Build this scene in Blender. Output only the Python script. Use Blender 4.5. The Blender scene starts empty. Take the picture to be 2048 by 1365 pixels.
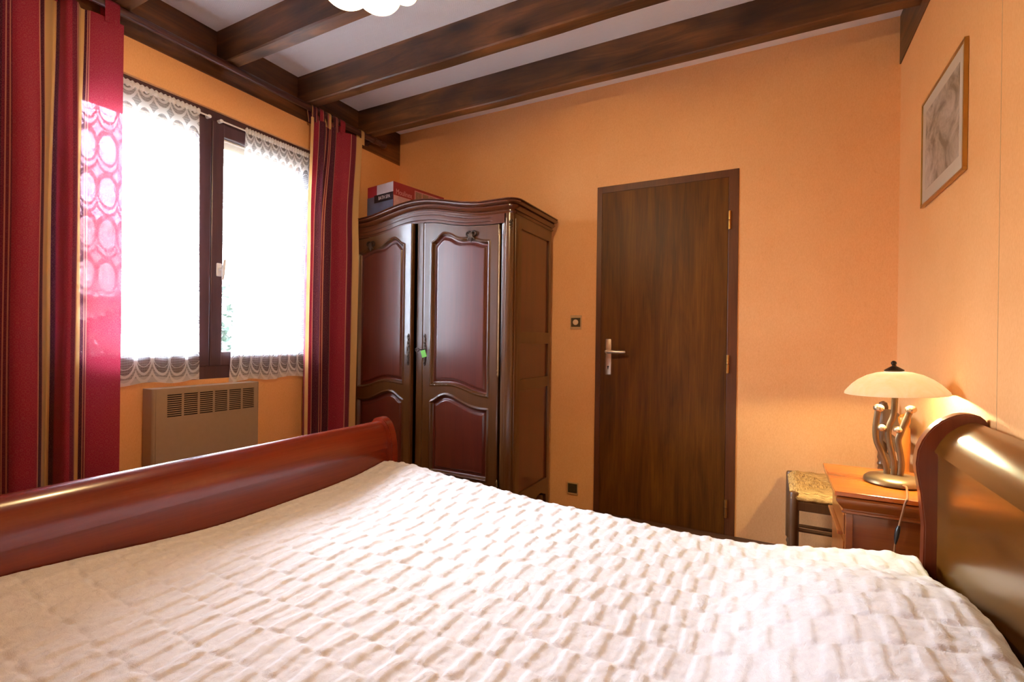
import bpy, bmesh, math, random
from mathutils import Vector, Matrix, noise
random.seed(7)
S = bpy.context.scene
COL = S.collection
PI = math.pi

# ---------------------------------------------------------------- helpers
def lin(c):
    return c / 12.92 if c <= 0.04045 else ((c + 0.055) / 1.055) ** 2.4
def C(h):
    return tuple(lin(int(h[i:i + 2], 16) / 255) for i in (1, 3, 5)) + (1,)
def smooth(a, b, x):
    t = max(0.0, min(1.0, (x - a) / (b - a))); return t * t * (3 - 2 * t)
def interp(pts, x):
    """monotone-ish cubic (Catmull-Rom) through sorted points"""
    n = len(pts)
    if x <= pts[0][0]: return pts[0][1]
    if x >= pts[-1][0]: return pts[-1][1]
    for i in range(n - 1):
        if x <= pts[i + 1][0]:
            x0, y0 = pts[i]; x1, y1 = pts[i + 1]
            m0 = (y1 - pts[i - 1][1]) / (x1 - pts[i - 1][0]) if i > 0 else (y1 - y0) / (x1 - x0)
            m1 = (pts[i + 2][1] - y0) / (pts[i + 2][0] - x0) if i < n - 2 else (y1 - y0) / (x1 - x0)
            h = x1 - x0; t = (x - x0) / h
            return ((2*t**3 - 3*t*t + 1)*y0 + (t**3 - 2*t*t + t)*h*m0 + (-2*t**3 + 3*t*t)*y1 + (t**3 - t*t)*h*m1)
def lerp_pts(pts, x):
    if x <= pts[0][0]: return pts[0][1]
    for i in range(len(pts) - 1):
        if x <= pts[i + 1][0]:
            t = (x - pts[i][0]) / (pts[i + 1][0] - pts[i][0])
            return pts[i][1] + t * (pts[i + 1][1] - pts[i][1])
    return pts[-1][1]

def root_loc(o):
    v = Vector((0, 0, 0))
    while o:
        v += Vector(o.location); o = o.parent
    return v
def thing(name, label, cat, loc=(0, 0, 0), group=None):
    o = bpy.data.objects.new(name, None); COL.objects.link(o)
    o.location = loc; o.empty_display_size = 0.05
    o['label'] = label; o['category'] = cat
    if group: o['group'] = group
    return o
def tag(o, label, cat, group=None):
    o['label'] = label; o['category'] = cat
    if group: o['group'] = group
    return o
def obj(name, bm, mat, parent=None, smooth_angle=None, label=None, xf=None):
    """link a bmesh (world coordinates) as ONE mesh object"""
    if xf is not None: bm.transform(xf)
    bmesh.ops.recalc_face_normals(bm, faces=bm.faces)
    off = root_loc(parent) if parent else Vector((0, 0, 0))
    if parent: bm.transform(Matrix.Translation(-off))
    me = bpy.data.meshes.new(name); bm.to_mesh(me); bm.free()
    for m in (mat if isinstance(mat, (list, tuple)) else [mat]): me.materials.append(m)
    if smooth_angle is not None:
        me.polygons.foreach_set('use_smooth', [True] * len(me.polygons))
        if smooth_angle < 180:
            me.set_sharp_from_angle(angle=math.radians(smooth_angle))
    o = bpy.data.objects.new(name, me); COL.objects.link(o)
    if parent: o.parent = parent
    if label: o['label'] = label
    return o
def recenter(o):
    """move the origin of a single-mesh thing to the bottom centre of its box"""
    me = o.data
    xs = [v.co for v in me.vertices]
    c = Vector(((min(v.x for v in xs) + max(v.x for v in xs)) / 2, (min(v.y for v in xs) + max(v.y for v in xs)) / 2, min(v.z for v in xs)))
    me.transform(Matrix.Translation(-c)); o.location = c
    return o
def struct(name, bm, mat, parent=None, sm=None):
    o = obj(name, bm, mat, parent, sm)
    if not parent: o['kind'] = 'structure'
    return o
def nb(): return bmesh.new()
def box(bm, x0, x1, y0, y1, z0, z1, bev=0, seg=2):
    vs = [bm.verts.new(p) for p in ((x0,y0,z0),(x1,y0,z0),(x1,y1,z0),(x0,y1,z0),(x0,y0,z1),(x1,y0,z1),(x1,y1,z1),(x0,y1,z1))]
    fs = [bm.faces.new([vs[i] for i in f]) for f in ((0,3,2,1),(4,5,6,7),(0,1,5,4),(1,2,6,5),(2,3,7,6),(3,0,4,7))]
    if bev:
        es = {e for f in fs for e in f.edges}
        bmesh.ops.bevel(bm, geom=list(es), offset=bev, segments=seg, affect='EDGES', profile=0.5)
    return bm
def B(*a, **k): return box(nb(), *a, **k)
def prism(bm, poly, axis, a0, a1):
    """extrude a 2-D polygon along an axis: axis 'y' poly=(x,z); 'x' poly=(y,z); 'z' poly=(x,y)"""
    def P(p, a):
        return {'y': (p[0], a, p[1]), 'x': (a, p[0], p[1]), 'z': (p[0], p[1], a)}[axis]
    A = [bm.verts.new(P(p, a0)) for p in poly]; Bv = [bm.verts.new(P(p, a1)) for p in poly]
    n = len(poly)
    for i in range(n): bm.faces.new((A[i], A[(i+1) % n], Bv[(i+1) % n], Bv[i]))
    f1 = bm.faces.new(A[::-1]); f2 = bm.faces.new(Bv)
    f1.normal_update(); f2.normal_update()
    bmesh.ops.triangulate(bm, faces=[f1, f2])
    return bm
def lathe(bm, prof, c, seg=24, axis='z', cap=True):
    rings = []
    for r, h in prof:
        ring = []
        for k in range(seg):
            a = 2 * PI * k / seg; x, y = r * math.cos(a), r * math.sin(a)
            p = {'z': (x, y, h), 'y': (x, h, y), 'x': (h, x, y)}[axis]
            ring.append(bm.verts.new((c[0] + p[0], c[1] + p[1], c[2] + p[2])))
        rings.append(ring)
    for i in range(len(rings) - 1):
        for k in range(seg):
            bm.faces.new((rings[i][k], rings[i][(k+1) % seg], rings[i+1][(k+1) % seg], rings[i+1][k]))
    if cap:
        for r in (rings[0], rings[-1]):
            bm.faces.new(r)
    return bm
def tube(bm, pts, rad, seg=10, flat=None, up=(0, 0, 1)):
    """tube along points; rad a number or list; flat=(a,b): elliptical/rectangular-ish section"""
    pts = [Vector(p) for p in pts]; n = len(pts); rings = []; pu = None
    for i, p in enumerate(pts):
        t = (pts[min(i+1, n-1)] - pts[max(i-1, 0)]).normalized()
        if pu is None:
            u = Vector(up)
            if abs(u.dot(t)) > 0.95: u = Vector((1, 0, 0))
            u = (u - t * u.dot(t)).normalized()
        else:
            u = (pu - t * pu.dot(t)).normalized()
        pu = u; w = t.cross(u)
        r = rad[i] if isinstance(rad, (list, tuple)) else rad
        ru, rw = (r, r) if not flat else (r * flat[0], r * flat[1])
        rings.append([bm.verts.new(p + u * ru * math.cos(2*PI*k/seg) + w * rw * math.sin(2*PI*k/seg)) for k in range(seg)])
    for i in range(n - 1):
        for k in range(seg):
            bm.faces.new((rings[i][k], rings[i][(k+1) % seg], rings[i+1][(k+1) % seg], rings[i+1][k]))
    bm.faces.new(rings[0]); bm.faces.new(rings[-1])
    return bm
def ball(bm, c, r, sc=(1, 1, 1), u=14, v=10):
    m = Matrix.Translation(c) @ Matrix.Diagonal((sc[0], sc[1], sc[2], 1))
    bmesh.ops.create_uvsphere(bm, u_segments=u, v_segments=v, radius=r, matrix=m)
    return bm
def grid(bm, nu, nv, fn, uv=None, closed_u=False):
    L = bm.loops.layers.uv.verify() if uv else None
    V = [[bm.verts.new(fn(i / (nu - 1), j / (nv - 1))) for j in range(nv)] for i in range(nu)]
    for i in range(nu - 1):
        for j in range(nv - 1):
            f = bm.faces.new((V[i][j], V[i+1][j], V[i+1][j+1], V[i][j+1]))
            if uv:
                for l, (a, b) in zip(f.loops, ((i, j), (i+1, j), (i+1, j+1), (i, j+1))):
                    l[L].uv = uv(a / (nu - 1), b / (nv - 1))
    return V
def solidify(bm, th):
    bmesh.ops.recalc_face_normals(bm, faces=bm.faces)
    bmesh.ops.solidify(bm, geom=list(bm.faces), thickness=th)

# ---------------------------------------------------------------- materials
class NT:
    def __init__(s, name):
        s.m = bpy.data.materials.new(name); s.m.use_nodes = True
        s.t = s.m.node_tree; s.t.nodes.clear()
        s.out = s.n('ShaderNodeOutputMaterial')
    def n(s, typ, **kw):
        nd = s.t.nodes.new(typ)
        for k, v in kw.items(): setattr(nd, k, v)
        return nd
    def l(s, a, b): s.t.links.new(a, b)
    def setin(s, sock, v):
        if isinstance(v, bpy.types.NodeSocket): s.l(v, sock)
        else: sock.default_value = v
    def coord(s, scale=(1, 1, 1), kind='Object', loc=(0, 0, 0), rot=(0, 0, 0)):
        tc = s.n('ShaderNodeTexCoord'); mp = s.n('ShaderNodeMapping')
        mp.inputs['Scale'].default_value = scale; mp.inputs['Location'].default_value = loc; mp.inputs['Rotation'].default_value = rot
        s.l(tc.outputs[kind], mp.inputs['Vector']); return mp.outputs['Vector']
    def noise(s, vec, scale=5, detail=4, rough=0.55, dist=0.0):
        nd = s.n('ShaderNodeTexNoise'); s.l(vec, nd.inputs['Vector'])
        nd.inputs['Scale'].default_value = scale; nd.inputs['Detail'].default_value = detail
        nd.inputs['Roughness'].default_value = rough; nd.inputs['Distortion'].default_value = dist
        return nd.outputs['Fac']
    def math(s, op, a, b=0.0, c=0.0, clamp=False):
        nd = s.n('ShaderNodeMath', operation=op); nd.use_clamp = clamp
        for i, v in enumerate((a, b, c)): s.setin(nd.inputs[i], v)
        return nd.outputs[0]
    def ramp(s, fac, stops, interp='LINEAR'):
        nd = s.n('ShaderNodeValToRGB'); cr = nd.color_ramp; cr.interpolation = interp
        while len(cr.elements) > 1: cr.elements.remove(cr.elements[-1])
        cr.elements[0].position = stops[0][0]; cr.elements[0].color = stops[0][1]
        for p, c in stops[1:]:
            e = cr.elements.new(p); e.color = c
        s.l(fac, nd.inputs['Fac']); return nd.outputs['Color']
    def mix(s, fac, a, b, mode='MIX'):
        nd = s.n('ShaderNodeMix', data_type='RGBA', blend_type=mode)
        s.setin(nd.inputs[0], fac); s.setin(nd.inputs[6], a); s.setin(nd.inputs[7], b)
        return nd.outputs[2]
    def bump(s, h, strength=0.3, dist=0.01):
        nd = s.n('ShaderNodeBump'); nd.inputs['Strength'].default_value = strength; nd.inputs['Distance'].default_value = dist
        s.l(h, nd.inputs['Height']); return nd.outputs['Normal']
    def bsdf(s, color, rough=0.5, metal=0.0, normal=None, coat=0.0, spec=0.5, emis=None, estr=0, sheen=0.0, coat_rough=0.1):
        p = s.n('ShaderNodeBsdfPrincipled')
        s.setin(p.inputs['Base Color'], color); s.setin(p.inputs['Roughness'], rough); s.setin(p.inputs['Metallic'], metal)
        p.inputs['Specular IOR Level'].default_value = spec
        p.inputs['Coat Weight'].default_value = coat; p.inputs['Coat Roughness'].default_value = coat_rough
        p.inputs['Sheen Weight'].default_value = sheen
        if normal is not None: s.l(normal, p.inputs['Normal'])
        if emis is not None:
            s.setin(p.inputs['Emission Color'], emis); p.inputs['Emission Strength'].default_value = estr
        return p.outputs['BSDF']
    def done(s, sh):
        s.l(sh, s.out.inputs['Surface']); return s.m

def plain(name, col, rough=0.5, metal=0.0, coat=0.0, nz=0.06, scale=40, spec=0.5):
    t = NT(name); v = t.coord()
    f = t.noise(v, scale, 4)
    c = t.mix(f, tuple(x * (1 - nz) for x in col[:3]) + (1,), tuple(min(1, x * (1 + nz)) for x in col[:3]) + (1,))
    return t.done(t.bsdf(c, rough, metal, coat=coat, spec=spec))
def wood(name, dark, light, axis='z', rough=0.35, coat=0.0, scale=1.0, contrast=1.0, bump=0.08, spec=0.5, coat_rough=0.15):
    t = NT(name)
    k = {'x': (1.2, 16, 16), 'y': (16, 1.2, 16), 'z': (16, 16, 1.2)}[axis]
    v = t.coord(tuple(a * scale for a in k))
    f = t.noise(v, 1.0, 6, 0.6, 0.6)
    k2 = {'x': (6, 220, 220), 'y': (220, 6, 220), 'z': (220, 220, 6)}[axis]
    g = t.noise(t.coord(tuple(a * scale for a in k2)), 1.0, 2)
    h = t.math('ADD', t.math('MULTIPLY', f, 0.75), t.math('MULTIPLY', g, 0.25))
    a = 0.5 - 0.22 / contrast; b = 0.5 + 0.22 / contrast
    c = t.ramp(h, [(a, dark), (b, light)])
    return t.done(t.bsdf(c, rough, coat=coat, normal=t.bump(h, bump, 0.004), spec=spec, coat_rough=coat_rough))
def beam_mat(name, axis):
    t = NT(name)
    k = {'x': (1.0, 9, 9), 'y': (9, 1.0, 9)}[axis]
    v = t.coord(k)
    f = t.noise(v, 1.3, 6, 0.62, 1.2)
    base = t.ramp(f, [(0.28, C('#321b10')), (0.5, C('#684021')), (0.72, C('#935d31'))])
    kk = {'x': (2.4, 5.5, 5.5), 'y': (5.5, 2.4, 5.5)}[axis]
    vo = t.n('ShaderNodeTexVoronoi'); vo.inputs['Scale'].default_value = 1.0
    warp = t.n('ShaderNodeMix', data_type='VECTOR')
    nz = t.n('ShaderNodeTexNoise'); nz.inputs['Scale'].default_value = 2.0
    vv = t.coord(kk); t.l(vv, nz.inputs['Vector'])
    va = t.n('ShaderNodeVectorMath', operation='SCALE'); t.l(nz.outputs['Color'], va.inputs[0]); va.inputs['Scale'].default_value = 0.35
    vb = t.n('ShaderNodeVectorMath', operation='ADD'); t.l(vv, vb.inputs[0]); t.l(va.outputs[0], vb.inputs[1])
    t.l(vb.outputs[0], vo.inputs['Vector'])
    knot = t.ramp(vo.outputs['Distance'], [(0.08, (1, 1, 1, 1)), (0.2, (0.45, 0.45, 0.45, 1)), (0.36, (0, 0, 0, 1))])
    c = t.mix(t.math('MULTIPLY', knot, 0.85), base, C('#1d0e08'))
    big = t.noise(t.coord((1.1, 1.1, 1.1)), 1.6, 3)
    c = t.mix(t.ramp(big, [(0.4, (0, 0, 0, 1)), (0.65, (0.55, 0.55, 0.55, 1))]), c, C('#2c170f'))
    g = t.noise(t.coord({'x': (4, 150, 150), 'y': (150, 4, 150)}[axis]), 1, 2)
    return t.done(t.bsdf(c, 0.42, normal=t.bump(t.math('ADD', f, t.math('MULTIPLY', g, .4)), 0.25, 0.004), spec=0.45))

def wallpaper():
    t = NT('peach_wallpaper')
    a = t.noise(t.coord((60, 60, 22)), 4, 4, 0.65)
    b = t.noise(t.coord((1, 1, 1)), 2.2, 3)
    cr = t.noise(t.coord((9, 9, 4)), 6, 6, 0.7, 0.8)
    h = t.math('ADD', t.math('MULTIPLY', a, 0.6), t.math('MULTIPLY', b, 0.4))
    c = t.ramp(h, [(0.33, C('#e6a465')), (0.68, C('#f3b97d'))])
    c = t.mix(t.ramp(cr, [(0.60, (0, 0, 0, 1)), (0.72, (0.35, 0.35, 0.35, 1))]), c, C('#d69358'))
    w = t.math('ADD', t.math('MULTIPLY', a, 0.6), t.math('MULTIPLY', t.noise(t.coord((260, 260, 90)), 2, 2), 0.4))
    return t.done(t.bsdf(c, 0.62, normal=t.bump(w, 0.35, 0.003), spec=0.3))
def ceiling_mat():
    t = NT('white_chevron_paper')
    tc = t.n('ShaderNodeTexCoord'); sp = t.n('ShaderNodeSeparateXYZ'); t.l(tc.outputs['Object'], sp.inputs[0])
    zz = t.math('PINGPONG', t.math('MULTIPLY', sp.outputs['Y'], 1.0), 0.018)
    wv = t.math('SINE', t.math('MULTIPLY', t.math('ADD', sp.outputs['X'], t.math('MULTIPLY', zz, 1.0)), 520.0))
    n = t.noise(t.coord((80, 80, 80)), 3, 2)
    h = t.math('ADD', t.math('MULTIPLY', wv, 0.5), n)
    return t.done(t.bsdf(C('#f5f3f8'), 0.7, normal=t.bump(h, 0.25, 0.002), spec=0.2))
def fabric_stripes(name, stops, trans=0.32):
    """striped damask cloth; stripes run down the cloth, u across it (metres)"""
    t = NT(name)
    tc = t.n('ShaderNodeTexCoord'); sp = t.n('ShaderNodeSeparateXYZ'); t.l(tc.outputs['UV'], sp.inputs[0])
    u = sp.outputs['X']; v = sp.outputs['Y']
    total = stops[-1][0]
    cols = {'red': C('#9c2843'), 'dark': C('#4a1230'), 'gold': C('#dcb67a'), 'line': C('#c98a78'), 'mar': C('#731b3a')}
    cs = []; prev = 0.0
    for end, nm in stops:
        cs.append((prev / total, cols[nm])); prev = end
    pos = t.math('DIVIDE', u, total)
    base = t.ramp(pos, cs[:30], 'CONSTANT')
    if len(cs) > 30:
        base = t.mix(t.math('GREATER_THAN', pos, cs[30][0]), base, t.ramp(pos, cs[30:], 'CONSTANT'))
    # damask scrolls
    cu = t.n('ShaderNodeCombineXYZ'); t.l(u, cu.inputs[0]); t.l(v, cu.inputs[1])
    wv = t.n('ShaderNodeTexVoronoi', feature='F1'); wv.inputs['Scale'].default_value = 58; wv.inputs['Randomness'].default_value = 0.35
    t.l(cu.outputs[0], wv.inputs['Vector'])
    ring = t.math('SINE', t.math('MULTIPLY', wv.outputs['Distance'], 19.0))
    dm = t.ramp(ring, [(0.45, (0, 0, 0, 1)), (0.75, (1, 1, 1, 1))])
    c = t.mix(t.math('MULTIPLY', dm, 0.06), base, (0.95, 0.55, 0.42, 1))
    th = t.noise(t.coord((900, 900, 30), 'UV'), 1, 2)
    c = t.mix(0.18, c, t.mix(th, (0.1, 0.02, 0.03, 1), (1, 0.85, 0.8, 1)), 'OVERLAY')
    n = t.bump(t.math('ADD', dm, th), 0.12, 0.001)
    d = t.bsdf(c, 0.6, normal=n, spec=0.25, sheen=0.15)
    tr = t.n('ShaderNodeBsdfTranslucent'); t.l(c, tr.inputs['Color'])
    mx = t.n('ShaderNodeMixShader'); mx.inputs[0].default_value = trans
    t.l(d, mx.inputs[1]); t.l(tr.outputs[0], mx.inputs[2])
    thin = t.n('ShaderNodeBsdfTransparent'); thin.inputs['Color'].default_value = (1, 0.55, 0.62, 1)
    mx2 = t.n('ShaderNodeMixShader')
    wvn = t.noise(t.coord((1, 1, 1), 'UV'), 900, 1)
    t.setin(mx2.inputs[0], t.math('MULTIPLY', wvn, 0.05))
    t.l(mx.outputs[0], mx2.inputs[1]); t.l(thin.outputs[0], mx2.inputs[2])
    return t.done(mx2.outputs[0])
def lace_mat():
    t = NT('white_lace')
    tc = t.n('ShaderNodeTexCoord'); sp = t.n('ShaderNodeSeparateXYZ'); t.l(tc.outputs['UV'], sp.inputs[0])
    U = sp.outputs['X']; V = sp.outputs['Y']                       # metres across, metres up from the hem
    cu = t.math('SUBTRACT', t.math('FRACT', t.math('DIVIDE', U, 0.076)), 0.5)
    cv = t.math('SUBTRACT', t.math('FRACT', t.math('DIVIDE', t.math('SUBTRACT', V, 0.005), 0.19)), 0.5)
    def rr(a, b, off=0.0):
        x = t.math('DIVIDE', cu, a); y = t.math('DIVIDE', t.math('ADD', cv, off), b)
        return t.math('SQRT', t.math('ADD', t.math('MULTIPLY', x, x), t.math('MULTIPLY', y, y)))
    def band(r, lo, hi):
        return t.math('MULTIPLY', t.math('GREATER_THAN', r, lo), t.math('LESS_THAN', r, hi))
    r = rr(0.46, 0.36, -0.06)
    r2 = rr(0.60, 0.50, 0.0)
    thin = band(rr(0.42, 0.19, -0.06), 0.95, 1.02)
    rings = t.math('MAXIMUM', t.math('MAXIMUM', band(r, 0.93, 1.12), band(r2, 0.90, 1.06)), thin)
    inside = t.math('LESS_THAN', r, 0.93)
    thr = t.math('GREATER_THAN', t.math('SINE', t.math('MULTIPLY', U, 2 * PI / 0.0055)), 0.25)
    thr2 = t.math('GREATER_THAN', t.math('SINE', t.math('MULTIPLY', V, 2 * PI / 0.012)), 0.7)
    mesh = t.math('MAXIMUM', thr, thr2)
    hem = t.math('LESS_THAN', V, 0.028)
    head = t.math('GREATER_THAN', V, 1.40)
    a_in = t.math('ADD', 0.16, t.math('MULTIPLY', mesh, 0.22))
    a_out = t.math('ADD', 0.30, t.math('MULTIPLY', mesh, 0.28))
    a = t.math('ADD', t.math('MULTIPLY', inside, a_in), t.math('MULTIPLY', t.math('SUBTRACT', 1.0, inside), a_out))
    a = t.math('MAXIMUM', a, t.math('MULTIPLY', rings, 0.90))
    a = t.math('MAXIMUM', a, t.math('MULTIPLY', hem, 0.72))
    a = t.math('MAXIMUM', a, t.math('MULTIPLY', head, 0.80))
    d = t.n('ShaderNodeBsdfDiffuse'); d.inputs['Color'].default_value = (0.97, 0.97, 0.98, 1)
    tr = t.n('ShaderNodeBsdfTranslucent'); tr.inputs['Color'].default_value = (0.97, 0.97, 0.98, 1)
    mx = t.n('ShaderNodeMixShader'); mx.inputs[0].default_value = 0.5
    t.l(d.outputs[0], mx.inputs[1]); t.l(tr.outputs[0], mx.inputs[2])
    tp = t.n('ShaderNodeBsdfTransparent')
    m2 = t.n('ShaderNodeMixShader'); t.l(a, m2.inputs[0]); t.l(tp.outputs[0], m2.inputs[1]); t.l(mx.outputs[0], m2.inputs[2])
    return t.done(m2.outputs[0])
def plush():
    t = NT('ivory_plush')
    a = t.noise(t.coord((1, 1, 1)), 420, 3, 0.7)
    b = t.noise(t.coord((1, 1, 1)), 60, 4, 0.7, 0.5)
    c = t.ramp(b, [(0.3, C('#d6d0d2')), (0.65, C('#e2dddd'))])
    h = t.math('ADD', t.math('MULTIPLY', a, 0.45), t.math('MULTIPLY', b, 0.9))
    return t.done(t.bsdf(c, 0.85, normal=t.bump(h, 0.55, 0.006), spec=0.1, sheen=0.25))
def straw():
    t = NT('woven_straw')
    a = t.noise(t.coord((30, 240, 30)), 1, 3)
    b = t.noise(t.coord((240, 30, 30)), 1, 3)
    tc = t.n('ShaderNodeTexCoord'); sp = t.n('ShaderNodeSeparateXYZ'); t.l(tc.outputs['UV'], sp.inputs[0])
    # four triangles of rush: strands run parallel to the nearest rail
    ax = t.math('ABSOLUTE', t.math('SUBTRACT', sp.outputs['X'], 0.5)); ay = t.math('ABSOLUTE', t.math('SUBTRACT', sp.outputs['Y'], 0.5))
    side = t.math('GREATER_THAN', ax, ay)
    f = t.math('ADD', t.math('MULTIPLY', side, b), t.math('MULTIPLY', t.math('SUBTRACT', 1.0, side), a))
    c = t.ramp(f, [(0.3, C('#7d5726')), (0.5, C('#c89a52')), (0.7, C('#e6c27c'))])
    return t.done(t.bsdf(c, 0.6, normal=t.bump(f, 0.8, 0.006)))
def glass_shade(name, c1, c2, trans=0.8, estr=0.0, ec=(1, .8, .45, 1)):
    t = NT(name)
    f = t.noise(t.coord((1, 1, 1)), 14, 5, 0.6, 1.5)
    c = t.ramp(f, [(0.35, c1), (0.65, c2)])
    d = t.bsdf(c, 0.25, spec=0.5, emis=t.mix(1.0, c, ec, 'MULTIPLY'), estr=estr)
    tr = t.n('ShaderNodeBsdfTranslucent'); t.l(c, tr.inputs['Color'])
    mx = t.n('ShaderNodeMixShader'); mx.inputs[0].default_value = trans
    t.l(d, mx.inputs[1]); t.l(tr.outputs[0], mx.inputs[2]); return t.done(mx.outputs[0])
def emit(name, col, s):
    t = NT(name); e = t.n('ShaderNodeEmission'); e.inputs['Color'].default_value = col; e.inputs['Strength'].default_value = s
    return t.done(e.outputs[0])
def window_glass():
    t = NT('window_glass')
    g = t.n('ShaderNodeBsdfGlossy'); g.inputs['Roughness'].default_value = 0.02
    tp = t.n('ShaderNodeBsdfTransparent'); tp.inputs['Color'].default_value = (0.96, 0.98, 0.98, 1)
    fr = t.n('ShaderNodeFresnel'); fr.inputs['IOR'].default_value = 1.45
    mx = t.n('ShaderNodeMixShader'); t.l(fr.outputs[0], mx.inputs[0]); t.l(tp.outputs[0], mx.inputs[1]); t.l(g.outputs[0], mx.inputs[2])
    return t.done(mx.outputs[0])
def print_mat():
    t = NT('faded_watercolour')
    a = t.noise(t.coord((1, 4, 5)), 1.6, 5, 0.6, 0.8)
    b = t.noise(t.coord((1, 18, 14)), 2, 5, 0.7)
    c = t.ramp(a, [(0.36, C('#75664f')), (0.5, C('#a99887')), (0.64, C('#c2b3a6'))])
    c = t.mix(t.ramp(b, [(0.5, (0, 0, 0, 1)), (0.7, (0.4, 0.4, 0.4, 1))]), c, C('#6a5d4c'))
    return t.done(t.bsdf(c, 0.5))
def door_mat():
    t = NT('flush_door_veneer')
    f = t.noise(t.coord((9, 9, 0.9)), 1.2, 6, 0.62, 0.8)
    g = t.noise(t.coord((160, 160, 5)), 1, 3)
    h = t.math('ADD', t.math('MULTIPLY', f, 0.7), t.math('MULTIPLY', g, 0.3))
    c = t.ramp(h, [(0.30, C('#3c1f05')), (0.52, C('#5e360b')), (0.72, C('#774912'))])
    return t.done(t.bsdf(c, t.math('ADD', 0.36, t.math('MULTIPLY', g, 0.15)), normal=t.bump(h, 0.06, 0.003), spec=0.25))
def roof_mat():
    t = NT('clay_tiles')
    f = t.noise(t.coord((5, 5, 5)), 3, 4)
    return t.done(t.bsdf(t.ramp(f, [(0.3, C('#a08a7c')), (0.7, C('#cdbcae'))]), 0.8))
def leaf_mat():
    t = NT('green_leaves')
    f = t.noise(t.coord((3, 3, 3)), 4, 4)
    return t.done(t.bsdf(t.ramp(f, [(0.3, C('#060d08')), (0.7, C('#16301e'))]), 0.6))

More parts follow.
